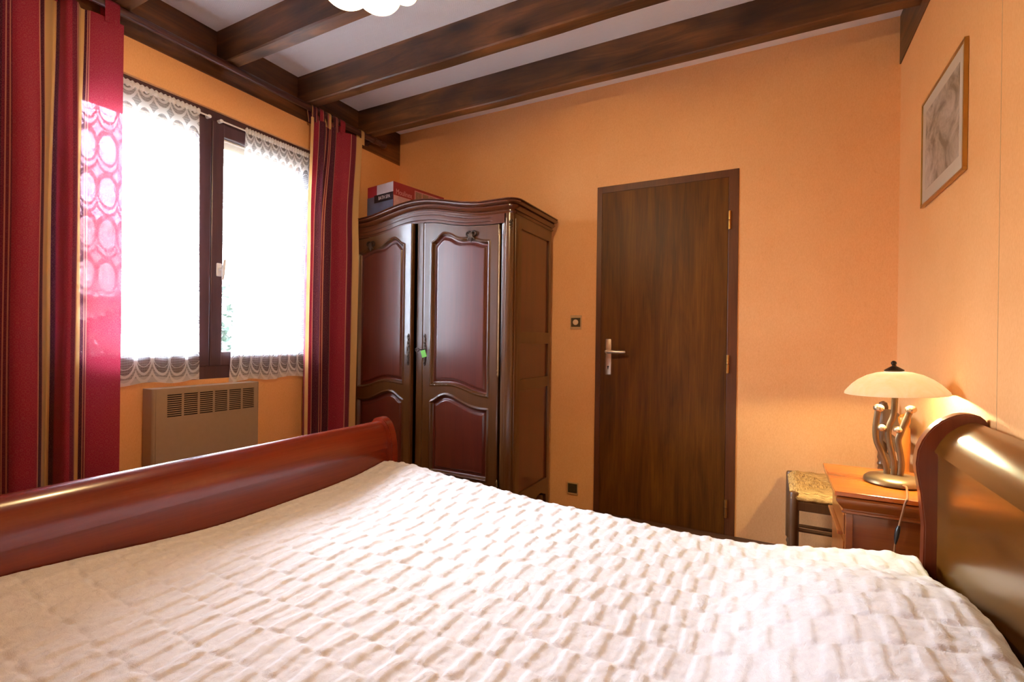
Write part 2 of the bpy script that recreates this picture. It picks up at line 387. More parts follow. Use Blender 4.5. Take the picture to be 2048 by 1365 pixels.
M = dict(
    paper=wallpaper(), ceil=ceiling_mat(), beam=beam_mat('stained_beam_timber', 'x'), plate=beam_mat('stained_plate_timber', 'y'),
    floor=wood('brown_floor', C('#4a3020'), C('#6d4a30'), 'x', 0.5),
    frame=wood('dark_window_wood', C('#3b262c'), C('#54383d'), 'z', 0.35, spec=0.5),
    door=door_mat(), doorframe=wood('door_frame_wood', C('#43220f'), C('#6b3a1a'), 'z', 0.4),
    ward=wood('walnut_wood', C('#3c2009'), C('#58330e'), 'z', 0.30, coat=0.8, coat_rough=0.22, scale=0.7, contrast=.7, bump=.03),
    wardp=wood('walnut_panel', C('#3d130e'), C('#5f2617'), 'z', 0.28, coat=0.9, coat_rough=0.2, scale=0.6, contrast=.8, bump=.03),
    wardx=wood('walnut_moulding', C('#431d0f'), C('#5c2f17'), 'x', 0.26, coat=0.8, coat_rough=0.18, scale=.6, contrast=.7, bump=.02),
    bed=wood('cherry_bed_wood', C('#5a160a'), C('#7e2b12'), 'y', 0.25, coat=0.4, coat_rough=0.14, scale=0.8),
    bedh=wood('headboard_wood', C('#472808'), C('#70450f'), 'y', 0.24, coat=0.6, coat_rough=0.18, scale=0.8),
    bedpost=wood('bed_post_wood', C('#572413'), C('#78381f'), 'z', 0.28, coat=0.5, scale=0.8),
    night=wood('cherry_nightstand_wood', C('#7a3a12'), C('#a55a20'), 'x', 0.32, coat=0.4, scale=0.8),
    lamplit_top=wood('lamplit_nightstand_top_wood', C('#ac5213'), C('#c4661f'), 'x', 0.25, coat=0.5, scale=0.6),  # more orange than the body: the bedside lamp's light is put into the colour
    chair=wood('chair_wood', C('#43260f'), C('#6b4420'), 'z', 0.4, scale=1.5),
    lamplit_post=wood('lamplit_turned_post_wood', C('#a35a1c'), C('#c27428'), 'z', 0.35, scale=1.5),  # chair wood with the lamp's glow painted in, for the near back post
    straw=straw(), plush=plush(), sheet=plain('brown_sheet', C('#7b5a48'), 0.8, nz=0.15, scale=200),
    brass=plain('aged_brass', C('#8a6a3a'), 0.35, 0.9, nz=0.2), hinge=plain('brass_hinge', C('#b98a4a'), 0.3, 0.9),
    chrome=plain('brushed_nickel', C('#d2c4b8'), 0.3, 0.9), iron=plain('dark_bronze', C('#3a2c22'), 0.4, 0.7, nz=0.2),
    bronze=plain('bronze_lamp_metal', C('#7d6446'), 0.38, 0.75, nz=0.15), pewter=plain('pale_bronze_ball', C('#d8c4a0'), 0.25, 0.8),
    heater=plain('beige_enamel', C('#a58f78'), 0.45), slot=plain('dark_slot', C('#1a120e'), 0.7),
    swplate=plain('brown_switch_plate', C('#4a3a20'), 0.4), swframe=plain('beige_switch_frame', C('#c9a070'), 0.4), swknob=plain('cream_button', C('#e0c098'), 0.4),
    white=plain('white_plastic', C('#e6e4e2'), 0.35, nz=0.02), gold=plain('gold_frame_metal', C('#b08a48'), 0.3, 0.85),
    mat=plain('cream_mount', C('#c9baa8'), 0.7, nz=0.03), prnt=print_mat(), glass=window_glass(), lace=lace_mat(),
    pole=wood('dark_pole_wood', C('#3a1d1c'), C('#55302c'), 'y', 0.3, coat=0.3),
    cardred=plain('red_card', C('#8e2430'), 0.35, nz=0.15, scale=8), cardblue=plain('slate_card', C('#5a5f78'), 0.35, nz=0.3, scale=14),
    cardpale=plain('pale_card', C('#b9b2c2'), 0.35, nz=0.15, scale=20), cardblack=plain('black_card', C('#1c1a26'), 0.35), ink=plain('white_ink', C('#cfc6cc'), 0.5, nz=0.02),
    inkpink=plain('pink_ink', C('#c98a92'), 0.5, nz=0.02), photo=plain('small_photo_print', C('#8d6f68'), 0.4, nz=0.5, scale=60), skin=plain('foot_photo_print', C('#c49aa4'), 0.4, nz=0.3, scale=30),
    green=plain('green_key_tag', C('#7fe07a'), 0.35), cord=plain('brown_cord', C('#8a5a34'), 0.4), black=plain('black_plastic', C('#1d1713'), 0.35),
    lampglass=glass_shade('cream_alabaster_glass', C('#fbf4e0'), C('#fffdf4'), 0.88),
    petal=glass_shade('marbled_yellow_glass', C('#e9d67c'), C('#f7efc0'), 0.28), petalrim=plain('white_glass_rim', C('#fdf6e8'), 0.2, nz=0.01),
    bulb=emit('lit_bulb', (1, 0.72, 0.38, 1), 30), roof=roof_mat(), leaf=leaf_mat(), ground=plain('outdoor_gravel', C('#a9a296'), 0.9), plaster=plain('pale_render', C('#d9d2c8'), 0.9),
    shutter=plain('beige_shutter', C('#cfc4b0'), 0.6),
)
XL, XR, YB, YF, ZC = -2.67, 0.547, 3.064, -1.5, 2.74

# ---------------------------------------------------------------- room shell
WY0, WY1, WZ0, WZ1 = 0.90, 2.262, 0.868, 2.318
struct('floor', B(XL - .3, XR + .2, YF - .2, YB + .2, -.12, 0), M['floor'])
struct('ceiling', B(XL - .3, XR + .2, YF - .2, YB + .2, ZC, ZC + .12), M['ceil'])
struct('wall_back', B(XL - .3, XR + .2, YB, YB + .15, 0, ZC), M['paper'])
struct('wall_right', B(XR, XR + .15, YF, YB, 0, ZC), M['paper'])
struct('wall_front', B(XL - .3, XR + .2, YF - .15, YF, 0, ZC), M['paper'])
bm = nb()
box(bm, XL - .28, XL, YF, WY0, 0, ZC); box(bm, XL - .28, XL, WY1, YB, 0, ZC)
box(bm, XL - .28, XL, WY0, WY1, 0, WZ0); box(bm, XL - .28, XL, WY0, WY1, WZ1, ZC)
struct('wall_left', bm, M['paper'])
# pale paper strip left bare above the wallpaper edge, and wallpaper seam on the right wall
struct('trim_1', B(XL, XR, YB - .002, YB + .01, 2.735, ZC), M['paper'])

def timber(x0, x1, y0, y1, z0, z1, seed, along):
    bm = nb(); n = 40
    sec = []
    for i in range(n + 1):
        t = i / n
        if along == 'x':
            x = x0 + t * (x1 - x0)
            w = [noise.noise((x * 2.2, seed + k * 7.7, 0)) * 0.004 for k in range(4)]
            c = 0.006
            ring = [(x, y0, z1), (x, y0 + w[0], z0 + c), (x, y0 + c, z0 + w[2]), (x, y1 - c, z0 + w[2]), (x, y1 + w[1], z0 + c), (x, y1, z1)]
        else:
            y = y0 + t * (y1 - y0); c = 0.005
            w = [noise.noise((y * 2.2, seed + k * 7.7, 0)) * 0.002 for k in range(4)]
            ring = [(x0, y, z1), (x0, y, z0 + w[0]), (x1 - c, y, z0 + w[0]), (x1, y, z0 + c), (x1, y, z1)]
        sec.append([bm.verts.new(p) for p in ring])
    k = len(sec[0])
    for i in range(n):
        for j in range(k):
            bm.faces.new((sec[i][j], sec[i][(j+1) % k], sec[i+1][(j+1) % k], sec[i+1][j]))
    bm.faces.new(sec[0]); bm.faces.new(sec[-1])
    return bm
beam_labels = {1.588: 'dark stained ceiling beam nearest the window end of the photo, ending above the left lace panel',
               2.100: 'knotty ceiling beam in the middle, ending above the right striped curtain',
               2.612: 'dark knotty ceiling beam running along just before the door wall'}
for i, y in enumerate((1.076, 1.588, 2.100, 2.612)):
    o = struct('trim_%d' % (i + 2), timber(XL, XR, y, y + .075, 2.562, ZC, i * 3.1, 'x'), M['beam'])
    if y in beam_labels: tag(o, beam_labels[y], 'beam')
struct('trim_6', timber(XL - .05, XL + .004, YF, YB, 2.487, ZC, 31.0, 'y'), M['plate'])
struct('trim_7', B(XR - .006, XR + .03, YF, YB, 2.50, ZC), M['plate'])

# ---------------------------------------------------------------- window (structure)
WX0, WX1 = -2.755, -2.688
bm = nb()
fw = .052
box(bm, WX0, WX1, WY0, WY0 + fw, WZ0, WZ1, .004); box(bm, WX0, WX1, WY1 - fw, WY1, WZ0, WZ1, .004)
box(bm, WX0, WX1 + .001, WY0, WY1, WZ1 - .055, WZ1, .004); box(bm, WX0, WX1 + .001, WY0, WY1, WZ0, WZ0 + .07, .004)
win = struct('window_1', bm, M['frame'])
def sash(y0, y1, name):
    bm = nb(); a = .066; z0, z1 = WZ0 + .068, WZ1 - .053
    box(bm, WX0 + .005, WX1 + .008, y0, y0 + a, z0, z1, .005); box(bm, WX0 + .005, WX1 + .008, y1 - a, y1, z0, z1, .005)
    box(bm, WX0 + .006, WX1 + .007, y0 + a - .004, y1 - a + .004, z0, z0 + .078, .005); box(bm, WX0 + .006, WX1 + .007, y0 + a - .004, y1 - a + .004, z1 - .07, z1, .005)
    s = obj(name, bm, M['frame'], win)
    bm = nb(); box(bm, -2.727, -2.721, y0 + a - .006, y1 - a + .006, z0 + .07, z1 - .062)
    obj('pane', bm, M['glass'], s)
    bm = nb()                                     # pale glazing bead at the glass edge
    for (a0, a1, b0, b1) in ((y0 + a, y0 + a + .006, z0 + .078, z1 - .07), (y1 - a - .006, y1 - a, z0 + .078, z1 - .07), (y0 + a, y1 - a, z1 - .078, z1 - .072)):
        box(bm, -2.719, -2.712, a0, a1, b0, b1)
    obj('glazing_bead', bm, M['shutter'], s)
    return s
mid = 1.578
sl = sash(WY0 + fw - .004, mid - .001, 'left_sash'); sr = sash(mid + .001, WY1 - fw + .004, 'right_sash')
# handle on the right sash
bm = nb(); box(bm, WX1 + .008, WX1 + .020, 1.606, 1.634, 1.425, 1.497, .005)
hp = obj('handle_plate', bm, M['white'], sr)
bm = nb(); tube(bm, [(WX1 + .018, 1.620, 1.462), (WX1 + .05, 1.620, 1.462)], .008, 10)
tube(bm, [(WX1 + .048, 1.632, 1.515), (WX1 + .052, 1.626, 1.49), (WX1 + .054, 1.620, 1.462), (WX1 + .052, 1.620, 1.43), (WX1 + .046, 1.622, 1.405)], [.008, .010, .011, .010, .007], 10, flat=(1.0, .7))
obj('handle', bm, M['white'], hp, 40)
struct('window_1_sill', B(XL - .30, WX0 + .004, WY0, WY1, WZ0 - .03, WZ0 + .02), M['plaster'])
# roller shutter bottom outside
o = obj('roller_shutter', B(-2.80, -2.785, WY0, WY1, 2.17, 2.33, .003), M['shutter']); recenter(o)
tag(o, 'beige roller shutter edge hanging outside at the top of the window panes', 'shutter')

# ---------------------------------------------------------------- lace curtains
def lace(name, label, y0t, y1t, y0b, y1b, zb, zt, waves, seed, fac):
    root = thing(name, label, 'lace curtain', (-2.645, (y0b + y1b) / 2, zb), 'lace net curtains on the window sashes')
    bm = nb()
    W = (y1b - y0b) * fac
    def P(u, v):
        sc = 0.05 if v > .97 else 1
        y = (y0b + u * (y1b - y0b)) * (1 - v) + (y0t + u * (y1t - y0t)) * v
        amp = .004 + .004 * (1 - v)
        x = -2.647 + amp * math.sin(2 * PI * (u * waves + .12 * math.sin(5 * u + seed))) + .004 * noise.noise((u * 9, v * 3, seed))
        z = zb + v * (zt - zb) + .006 * math.sin(2 * PI * u * 2.2 + seed) * (1 - v) + .012 * noise.noise((u * 4, seed, 0)) * (1 - v)
        return (x, y, z)
    grid(bm, 110, 60, P, uv=lambda u, v: (u * W, v * (zt - zb)))
    obj('lace_panel', bm, M['lace'], root, 180)
    bm = nb()                                       # ruched header casing
    def H(u, v):
        y = y0t + u * (y1t - y0t)
        a = 2 * PI * v
        rr = .012 + .003 * math.sin(u * 160) + .002 * noise.noise((u * 40, v * 6, seed))
        return (-2.647 + rr * math.cos(a) * .8, y, zt - .006 + rr * math.sin(a) * 1.2)
    grid(bm, 120, 10, H, uv=lambda u, v: (u * W, 1.41 + v * .02))
    obj('header', bm, M['lace'], root, 180)
    return root
lace('lace_curtain', 'white lace net curtain with oval rings on the left window sash', 0.985, 1.492, 0.985, 1.508, .866, 2.272, 5, 1.0, 1.0)
lace('lace_curtain', 'white lace net curtain on the right window sash, beside the striped curtain', 1.748, 2.205, 1.668, 2.205, .852, 2.272, 8, 4.0, 1.2)
def net_rod(y0, y1, label):
    r = thing('curtain_rod', label, 'curtain rod', (-2.655, (y0 + y1) / 2, 2.262), 'thin white net curtain rods')
    bm = nb(); tube(bm, [(-2.655, y0, 2.266), (-2.655, y1, 2.266)], .0045, 8); obj('rod', bm, M['white'], r, 40)
    for y in (y0, y1):
        bm = nb(); ball(bm, (-2.655, y, 2.266), .009, (1, 1.2, 1)); box(bm, WX1, -2.652, y - .005, y + .005, 2.258, 2.274)
        obj('bracket', bm, M['white'], r, 40)
net_rod(0.98, 1.548, 'thin white rod carrying the left lace net curtain')
net_rod(1.612, 2.215, 'thin white rod with a gap before the right lace net curtain')

# ---------------------------------------------------------------- pole and striped curtains
PX, PZ = -2.585, 2.541
pole = thing('curtain_pole', 'dark wooden curtain pole with round finial fixed to the beam above the window', 'curtain pole', (PX, 1.6, PZ))
bm = nb(); tube(bm, [(PX, .2, PZ), (PX, 2.755, PZ)], .019, 16); obj('pole_shaft', bm, M['pole'], pole, 40)
bm = nb(); lathe(bm, [(.001, 0), (.020, .001), (.022, .006), (.016, .012), (.022, .02), (.026, .034), (.022, .048), (.012, .056), (.001, .058)], (PX, 2.752, PZ), 18, 'y'); obj('finial', bm, M['pole'], pole, 60)
bm = nb(); tube(bm, [(XL + .004, 2.69, PZ), (PX, 2.69, PZ)], .010, 10); lathe(bm, [(.001, 0), (.028, 0), (.028, .008), (.001, .01)], (XL + .004, 2.69, PZ), 16, 'x'); tube(bm, [(PX, 2.68, PZ), (PX, 2.70, PZ)], .023, 16)
obj('bracket', bm, M['pole'], pole, 40)

def curtain(label, ctrl, tabs, stops, zt, zb, seed, spread):
    """ctrl: (y, depth offset, u metres) across the cloth"""
    root = thing('curtain', label, 'curtain', (-2.56, (ctrl[0][0] + ctrl[-1][0]) / 2, zb), 'striped curtains on the pole')
    mat = fabric_stripes('striped_damask_' + str(seed), stops)
    ys = [(c[2], c[0]) for c in ctrl]; xs = [(c[2], c[1]) for c in ctrl]; um = ctrl[-1][2]
    bm = nb()
    def P(u, v):
        U = u * um
        y = interp(ys, U); x = interp(xs, U)
        k = 1 - v                                  # 0 top .. 1 bottom
        yb = spread[0] + (y - ctrl[0][0]) / (ctrl[-1][0] - ctrl[0][0]) * (spread[1] - spread[0])
        y = y + (yb - y) * (.72 * smooth(0, .28, k) + .28 * k) + .006 * noise.noise((U * 12, v * 2.5, seed)) * math.sin(PI * v)
        am = .55 + .55 * smooth(0, .35, k)
        x = -2.575 + x * am + .006 * noise.noise((U * 9, v * 3, seed + 9))
        return (x, y, zb + v * (zt - zb))
    grid(bm, 260, 70, P, uv=lambda u, v: (u * um, v * (zt - zb)))
    obj('drape', bm, mat, root, 180)
    for (ya, yb_, um0) in tabs:
        bm = nb(); n = 22
        def T(u, v):
            y = ya + u * (yb_ - ya); a = -.45 * PI + v * 1.9 * PI
            if v < .12:
                return (-2.575 + .012, y, zt - .05 + v / .12 * .055)
            r = .0225
            return (PX + r * math.cos(a), y, PZ + r * math.sin(a))
        def T2(u, v):
            y = ya + u * (yb_ - ya)
            s = v * (.085 + PI * .024 + .085)
            if s < .085: return (PX + .024, y, PZ - .085 + s)
            s -= .085
            if s < PI * .024: return (PX + .024 * math.cos(s / .024), y, PZ + .024 * math.sin(s / .024))
            return (PX - .024 + .012 * smooth(0, .085, s - PI * .024), y, PZ - (s - PI * .024))
        grid(bm, 5, n, T2, uv=lambda u, v: (um0 + u * (yb_ - ya), v * .24))
        obj('tab', bm, mat, root, 180)
    return root
# left curtain (mostly off the left edge of the frame)
L = [(.30, 0, 0), (.36, .05, .08), (.43, -.03, .18), (.50, .05, .28), (.57, -.03, .38), (.645, .05, .48), (.70, -.02, .565),
     (.735, .005, .61), (.765, .045, .655), (.812, .055, .71), (.842, .035, .745), (.864, .0, .785), (.890, -.055, .84),
     (.902, -.03, .862), (.916, .040, .93), (.950, .030, .97), (.972, -.03, 1.015), (.985, -.03, 1.035), (1.005, .0, 1.072), (1.06, .012, 1.13), (1.118, .01, 1.19)]
stopsL = [(.10, 'gold'), (.14, 'dark'), (.15, 'line'), (.28, 'red'), (.29, 'line'), (.33, 'dark'), (.42, 'gold'), (.46, 'dark'), (.47, 'line'), (.56, 'red'),
          (.585, 'gold'), (.600, 'dark'), (.604, 'line'), (.612, 'mar'), (.616, 'line'), (.626, 'mar'), (.630, 'line'), (.636, 'mar'), (.725, 'red'), (.728, 'line'), (.746, 'dark'), (.749, 'line'), (.850, 'gold'), (.864, 'dark'), (.868, 'mar'),
          (.945, 'red'), (.948, 'line'), (.953, 'mar'), (.957, 'line'), (.968, 'mar'), (.972, 'line'), (.980, 'mar'), (1.035, 'gold'), (1.042, 'dark'), (1.050, 'dark'), (1.054, 'line'), (1.058, 'mar'), (1.063, 'line'), (1.19, 'red')]
curtain('long striped red, burgundy and gold curtain at the left side of the window', L,
        [(.32, .38, .66), (.48, .54, .66), (.63, .69, .66), (.745, .80, .66), (.878, .925, .91), (1.045, 1.10, 1.10)], stopsL, 2.475, .03, 1, (.30, 1.118))
# right curtain
Rc = [(2.112, .035, 0), (2.126, .050, .02), (2.146, .015, .06), (2.160, -.025, .095), (2.180, .025, .150), (2.205, .055, .185), (2.228, .030, .215), (2.246, -.02, .255), (2.262, -.03, .275),
      (2.285, .030, .325), (2.305, .050, .350), (2.322, .01, .385), (2.345, -.005, .405), (2.385, .050, .445), (2.420, .085, .480), (2.448, .090, .512), (2.470, .085, .535), (2.505, .105, .58)]
stopsR = [(.032, 'gold'), (.036, 'line'), (.060, 'dark'), (.064, 'line'), (.07, 'mar'), (.145, 'red'), (.149, 'line'), (.20, 'dark'), (.204, 'line'), (.210, 'mar'), (.262, 'gold'), (.275, 'dark'), (.279, 'line'),
          (.298, 'dark'), (.302, 'line'), (.310, 'mar'), (.314, 'line'), (.345, 'dark'), (.349, 'line'), (.475, 'red'), (.479, 'line'), (.525, 'mar'), (.529, 'line'), (.58, 'gold')]
curtain('narrow gathered striped curtain between the window and the wardrobe', Rc,
        [(2.125, 2.165, .03), (2.185, 2.222, .12), (2.245, 2.275, .2), (2.295, 2.335, .28), (2.352, 2.395, .4), (2.54, 2.57, .54)], stopsR, 2.475, .03, 2, (2.07, 2.410))

# ---------------------------------------------------------------- radiator
rad = thing('radiator', 'beige electric convector radiator with slatted grille on the wall under the window', 'radiator', (-2.62, 1.528, .40))
ry0, ry1, rz0, rz1, rx = 1.255, 1.802, .30, .843, -2.578
gy0, gy1, gz0, gz1 = 1.313, 1.772, .700, .814
bm = nb()
cols, rows = 6, 11
cw = (gy1 - gy0) / cols; rh = (gz1 - gz0) / rows
# front skin as a grid of cells with real slot openings
ysn = [ry0 + .014, gy0]; zsn = [rz0, gz0]
for k in range(cols): ysn += [gy0 + k * cw + .005, gy0 + (k + 1) * cw - .005]
for k in range(rows): zsn += [gz0 + k * rh + .0030, gz0 + (k + 1) * rh - .0020]
ysn += [gy1, ry1 - .014]; zsn += [gz1, rz1]
V = {}
def vv(y, z):
    key = (round(y, 5), round(z, 5))
    if key not in V: V[key] = bm.verts.new((rx, y, z))
    return V[key]
for i in range(len(ysn) - 1):
    for j in range(len(zsn) - 1):
        hole = (2 <= i < 2 + 2 * cols and i % 2 == 0) and (2 <= j < 2 + 2 * rows and j % 2 == 0)
        if hole or ysn[i+1] - ysn[i] < 1e-5: continue
        bm.faces.new((vv(ysn[i], zsn[j]), vv(ysn[i+1], zsn[j]), vv(ysn[i+1], zsn[j+1]), vv(ysn[i], zsn[j+1])))
solidify(bm, .003)
# rounded side edges, top and body sides
for (sy, sgn) in ((ry0, 1), (ry1, -1)):
    prism(bm, [(-2.664, sy), (rx - .014, sy)] + [(rx - .014 + .014 * math.sin(a * PI / 12), sy + sgn * (.014 - .014 * math.cos(a * PI / 12))) for a in range(1, 7)] + [(-2.664, sy + sgn * .014)], 'z', rz0, rz1)
box(bm, -2.664, rx, ry0 + .012, ry1 - .012, rz1 - .004, rz1); box(bm, -2.664, rx, ry0 + .012, ry1 - .012, rz0, rz0 + .004)
obj('casing', bm, M['heater'], rad)
obj('grille_back', B(-2.66, -2.612, ry0 + .016, ry1 - .016, rz0 + .006, rz1 - .006), M['slot'], rad)
for y in (1.36, 1.70): obj('wall_bracket', B(XL, -2.655, y - .02, y + .02, .5, .54), M['heater'], rad)

# ---------------------------------------------------------------- wardrobe
WC, WR, WLx, WF, WBk = -1.985, -1.317, -2.653, 2.478, 3.03
wd = thing('wardrobe', 'tall carved walnut wardrobe with arched cornice and two panelled doors', 'wardrobe', (WC, 2.75, 0))
def arch(x):
    t = abs(x - WC)
    return .068 * (math.cos(PI * min(t, .5) / .5) + 1) / 2
# cornice: profile swept round three sides
prof = [(0, 0), (.006, 0), (.012, .008), (.004, .013), (.004, .018), (.014, .024), (.024, .033), (.028, .038), (.018, .042), (.018, .046), (.032, .051), (.044, .058), (.046, .064), (.038, .067), (.046, .071), (.044, .077), (.03, .079), (-.02, .079)]
path = []
cr = .03
xr_, xl_ = WR, WLx
path.append((xr_, WBk, 1, 0))
path.append((xr_, WF + cr, 1, 0))
for k in range(1, 7):
    a = k * PI / 12; path.append((xr_ - cr + cr * math.cos(a), WF + cr - cr * math.sin(a), math.cos(a), -math.sin(a)))
for k in range(1, 60):
    x = xr_ - cr + (xl_ + cr - xr_ + cr) * k / 60; path.append((x, WF, 0, -1))
for k in range(0, 7):
    a = k * PI / 12; path.append((xl_ + cr - cr * math.sin(a), WF + cr - cr * math.cos(a), -math.sin(a), -math.cos(a)))
path.append((xl_, WBk, -1, 0))
bm = nb(); R_ = []
for (x, y, nx, ny) in path:
    z0 = 1.828 + arch(x)
    bow = 0
    R_.append([bm.verts.new((min(max(x + nx * o_, -2.668), 9), y + ny * o_, z0 + h)) for o_, h in prof])
for i in range(len(R_) - 1):
    for j in range(len(prof) - 1):
        bm.faces.new((R_[i][j], R_[i+1][j], R_[i+1][j+1], R_[i][j+1]))
obj('cornice', bm, M['wardx'], wd, 35)
# door outline curves (x measured for the right-hand door, mirrored for the left)
dtop = [(-1.955, 1.832), (-1.90, 1.829), (-1.836, 1.820), (-1.72, 1.797), (-1.62, 1.782), (-1.52, 1.776), (-1.40, 1.773)]
ptop = [(-1.890, 1.700), (-1.86, 1.712), (-1.835, 1.732), (-1.812, 1.748), (-1.790, 1.751), (-1.745, 1.739), (-1.70, 1.716), (-1.668, 1.706), (-1.62, 1.706), (-1.565, 1.697), (-1.52, 1.682), (-1.470, 1.676)]
pbot = [(-1.890, .812), (-1.80, .819), (-1.722, .820), (-1.652, .806), (-1.59, .786), (-1.53, .772), (-1.470, .765)]
ltop = [(-1.890, .706), (-1.85, .726), (-1.812, .750), (-1.77, .760), (-1.72, .752), (-1.67, .732), (-1.61, .708), (-1.55, .693), (-1.470, .690)]
lbot = .272
PXL, PXR = -1.887, -1.470
def relief(d):
    return lerp_pts([(-.006, 0), (-.003, .004), (.0, .006), (.004, .005), (.008, -.002), (.012, -.016), (.016, -.019), (.024, -.019), (.031, -.017), (.034, -.016), (.036, -.010), (.040, -.009), (1, -.009)], d)
def door_h(x, z):
    def sd(topc, botc):
        tz = interp(topc, x); s = (interp(topc, x + .002) - interp(topc, x - .002)) / .004
        bz = interp(botc, x) if not isinstance(botc, float) else botc
        return min(x - PXL, PXR - x, (tz - z) / math.sqrt(1 + s * s), z - bz)
    d1 = sd(ptop, pbot)
    # notch of the raised field under the carving
    d = max(d1, sd(ltop, lbot))
    return relief(d)
def wdoor(mirror, ang):
    X0, X1, z0 = -1.951, -1.404, .165
    hx = 2 * WC - X1 if mirror else X1
    sg = -1 if mirror else 1
    xf = Matrix.Translation((hx, WF, 0)) @ Matrix.Rotation(ang, 4, 'Z') @ Matrix.Translation((-hx, -WF, 0))
    mx = (lambda x: 2 * WC - x) if mirror else (lambda x: x)
    nu, nv = 150, 400
    bm = nb()
    def P(u, v):
        x = X0 + u * (X1 - X0); zt = interp(dtop, x) - .004
        z = z0 + v * (zt - z0)
        e = min(u, 1 - u) * (X1 - X0)
        h = door_h(x, z) - .004 * (1 - smooth(0, .006, e))
        return (mx(x), WF - .004 - h, z)
    Vg = grid(bm, nu, nv, P)
    # faces inside the panels get the redder panel wood
    for f in bm.faces:
        c = f.calc_center_median(); xx = mx(c.x)
        if PXL + .012 < xx < PXR - .012:
            tz = interp(ptop, xx); bz = interp(pbot, xx); lz = interp(ltop, xx)
            if bz + .012 < c.z < tz - .012 or lbot + .012 < c.z < lz - .012: f.material_index = 1
    for f in bm.faces: f.smooth = True
    # edges and back
    per = [Vg[i][0] for i in range(nu)] + [Vg[nu-1][j] for j in range(1, nv)] + [Vg[i][nv-1] for i in range(nu-2, -1, -1)] + [Vg[0][j] for j in range(nv-2, 0, -1)]
    back = [bm.verts.new((v.co.x, WF + .022, v.co.z)) for v in per]
    for i in range(len(per)):
        k = (i + 1) % len(per)
        bm.faces.new((per[i], per[k], back[k], back[i]))
    f = bm.faces.new(back); f.normal_update(); bmesh.ops.triangulate(bm, faces=[f])
    d = obj('door', bm, [M['ward'], M['wardp']], wd, 50, xf=xf)
    # carving on the top rail: two scrolls and a shell
    cx, cz = mx(-1.592), 1.722
    bm = nb()
    for s in (-1, 1):
        pts = []
        for k in range(26):
            a = k / 25 * 2.3 * PI; r = .020 * (1 - k / 25 * .8)
            pts.append((cx + s * (.021 - r * math.cos(a)), WF - .012 - .003 * k / 25, cz + r * math.sin(a) + .004))
        tube(bm, pts, [.006 * (1 - .4 * k / 25) for k in range(26)], 8)
        tube(bm, [(cx + s * .004, WF - .013, cz + .012), (cx + s * .012, WF - .016, cz - .012), (cx + s * .026, WF - .012, cz - .030)], [.004, .006, .003], 8)
    for k in range(-2, 3):
        tube(bm, [(cx + k * .003, WF - .014, cz + .018), (cx + k * .006, WF - .018, cz - .01), (cx + k * .004, WF - .012, cz - .045 + abs(k) * .006)], [.003, .005, .002], 8)
    obj('carving', bm, M['iron'], d, 60, xf=xf)
    # long pierced escutcheon
    ex = mx(-1.931); ez = 1.031
    bm = nb(); prof_e = [(-.100, .001), (-.094, .005), (-.086, .007), (-.078, .004), (-.070, .008), (-.060, .005), (-.050, .009), (-.038, .006), (-.022, .011), (0, .012)]
    prof_e = prof_e + [(-h, w) for h, w in prof_e[-2::-1]]
    poly = [(ex + w, ez + h) for h, w in prof_e] + [(ex - w, ez + h) for h, w in prof_e[::-1]]
    prism(bm, poly, 'y', WF - .0085, WF - .0035)
    for k in range(-4, 5): ball(bm, (ex + (.004 if k % 2 else -.003), WF - .009, ez + k * .021), .005, (1, .6, 1.4), 8, 6)
    obj('escutcheon', bm, M['iron'], d, 40, xf=xf)
    # hinge pins on the outer edge
    for (hz0, hz1) in ((.925, 1.70), (.205, .25)):
        bm = nb(); hxx = mx(-1.398)
        tube(bm, [(hxx, WF - .008, hz0), (hxx, WF - .008, hz1)], .0055, 10)
        for zz, s in ((hz0, -1), (hz1, 1)):
            lathe(bm, [(.001, 0), (.007, 0), (.008, s * .006), (.004, s * .012), (.006, s * .02), (.007, s * .028), (.003, s * .036), (.001, s * .042)], (hxx, WF - .008, zz), 12)
        obj('hinge', bm, M['bronze'], d, 50)
    return d
wdoor(False, 0.0)
wdoor(True, -0.052)
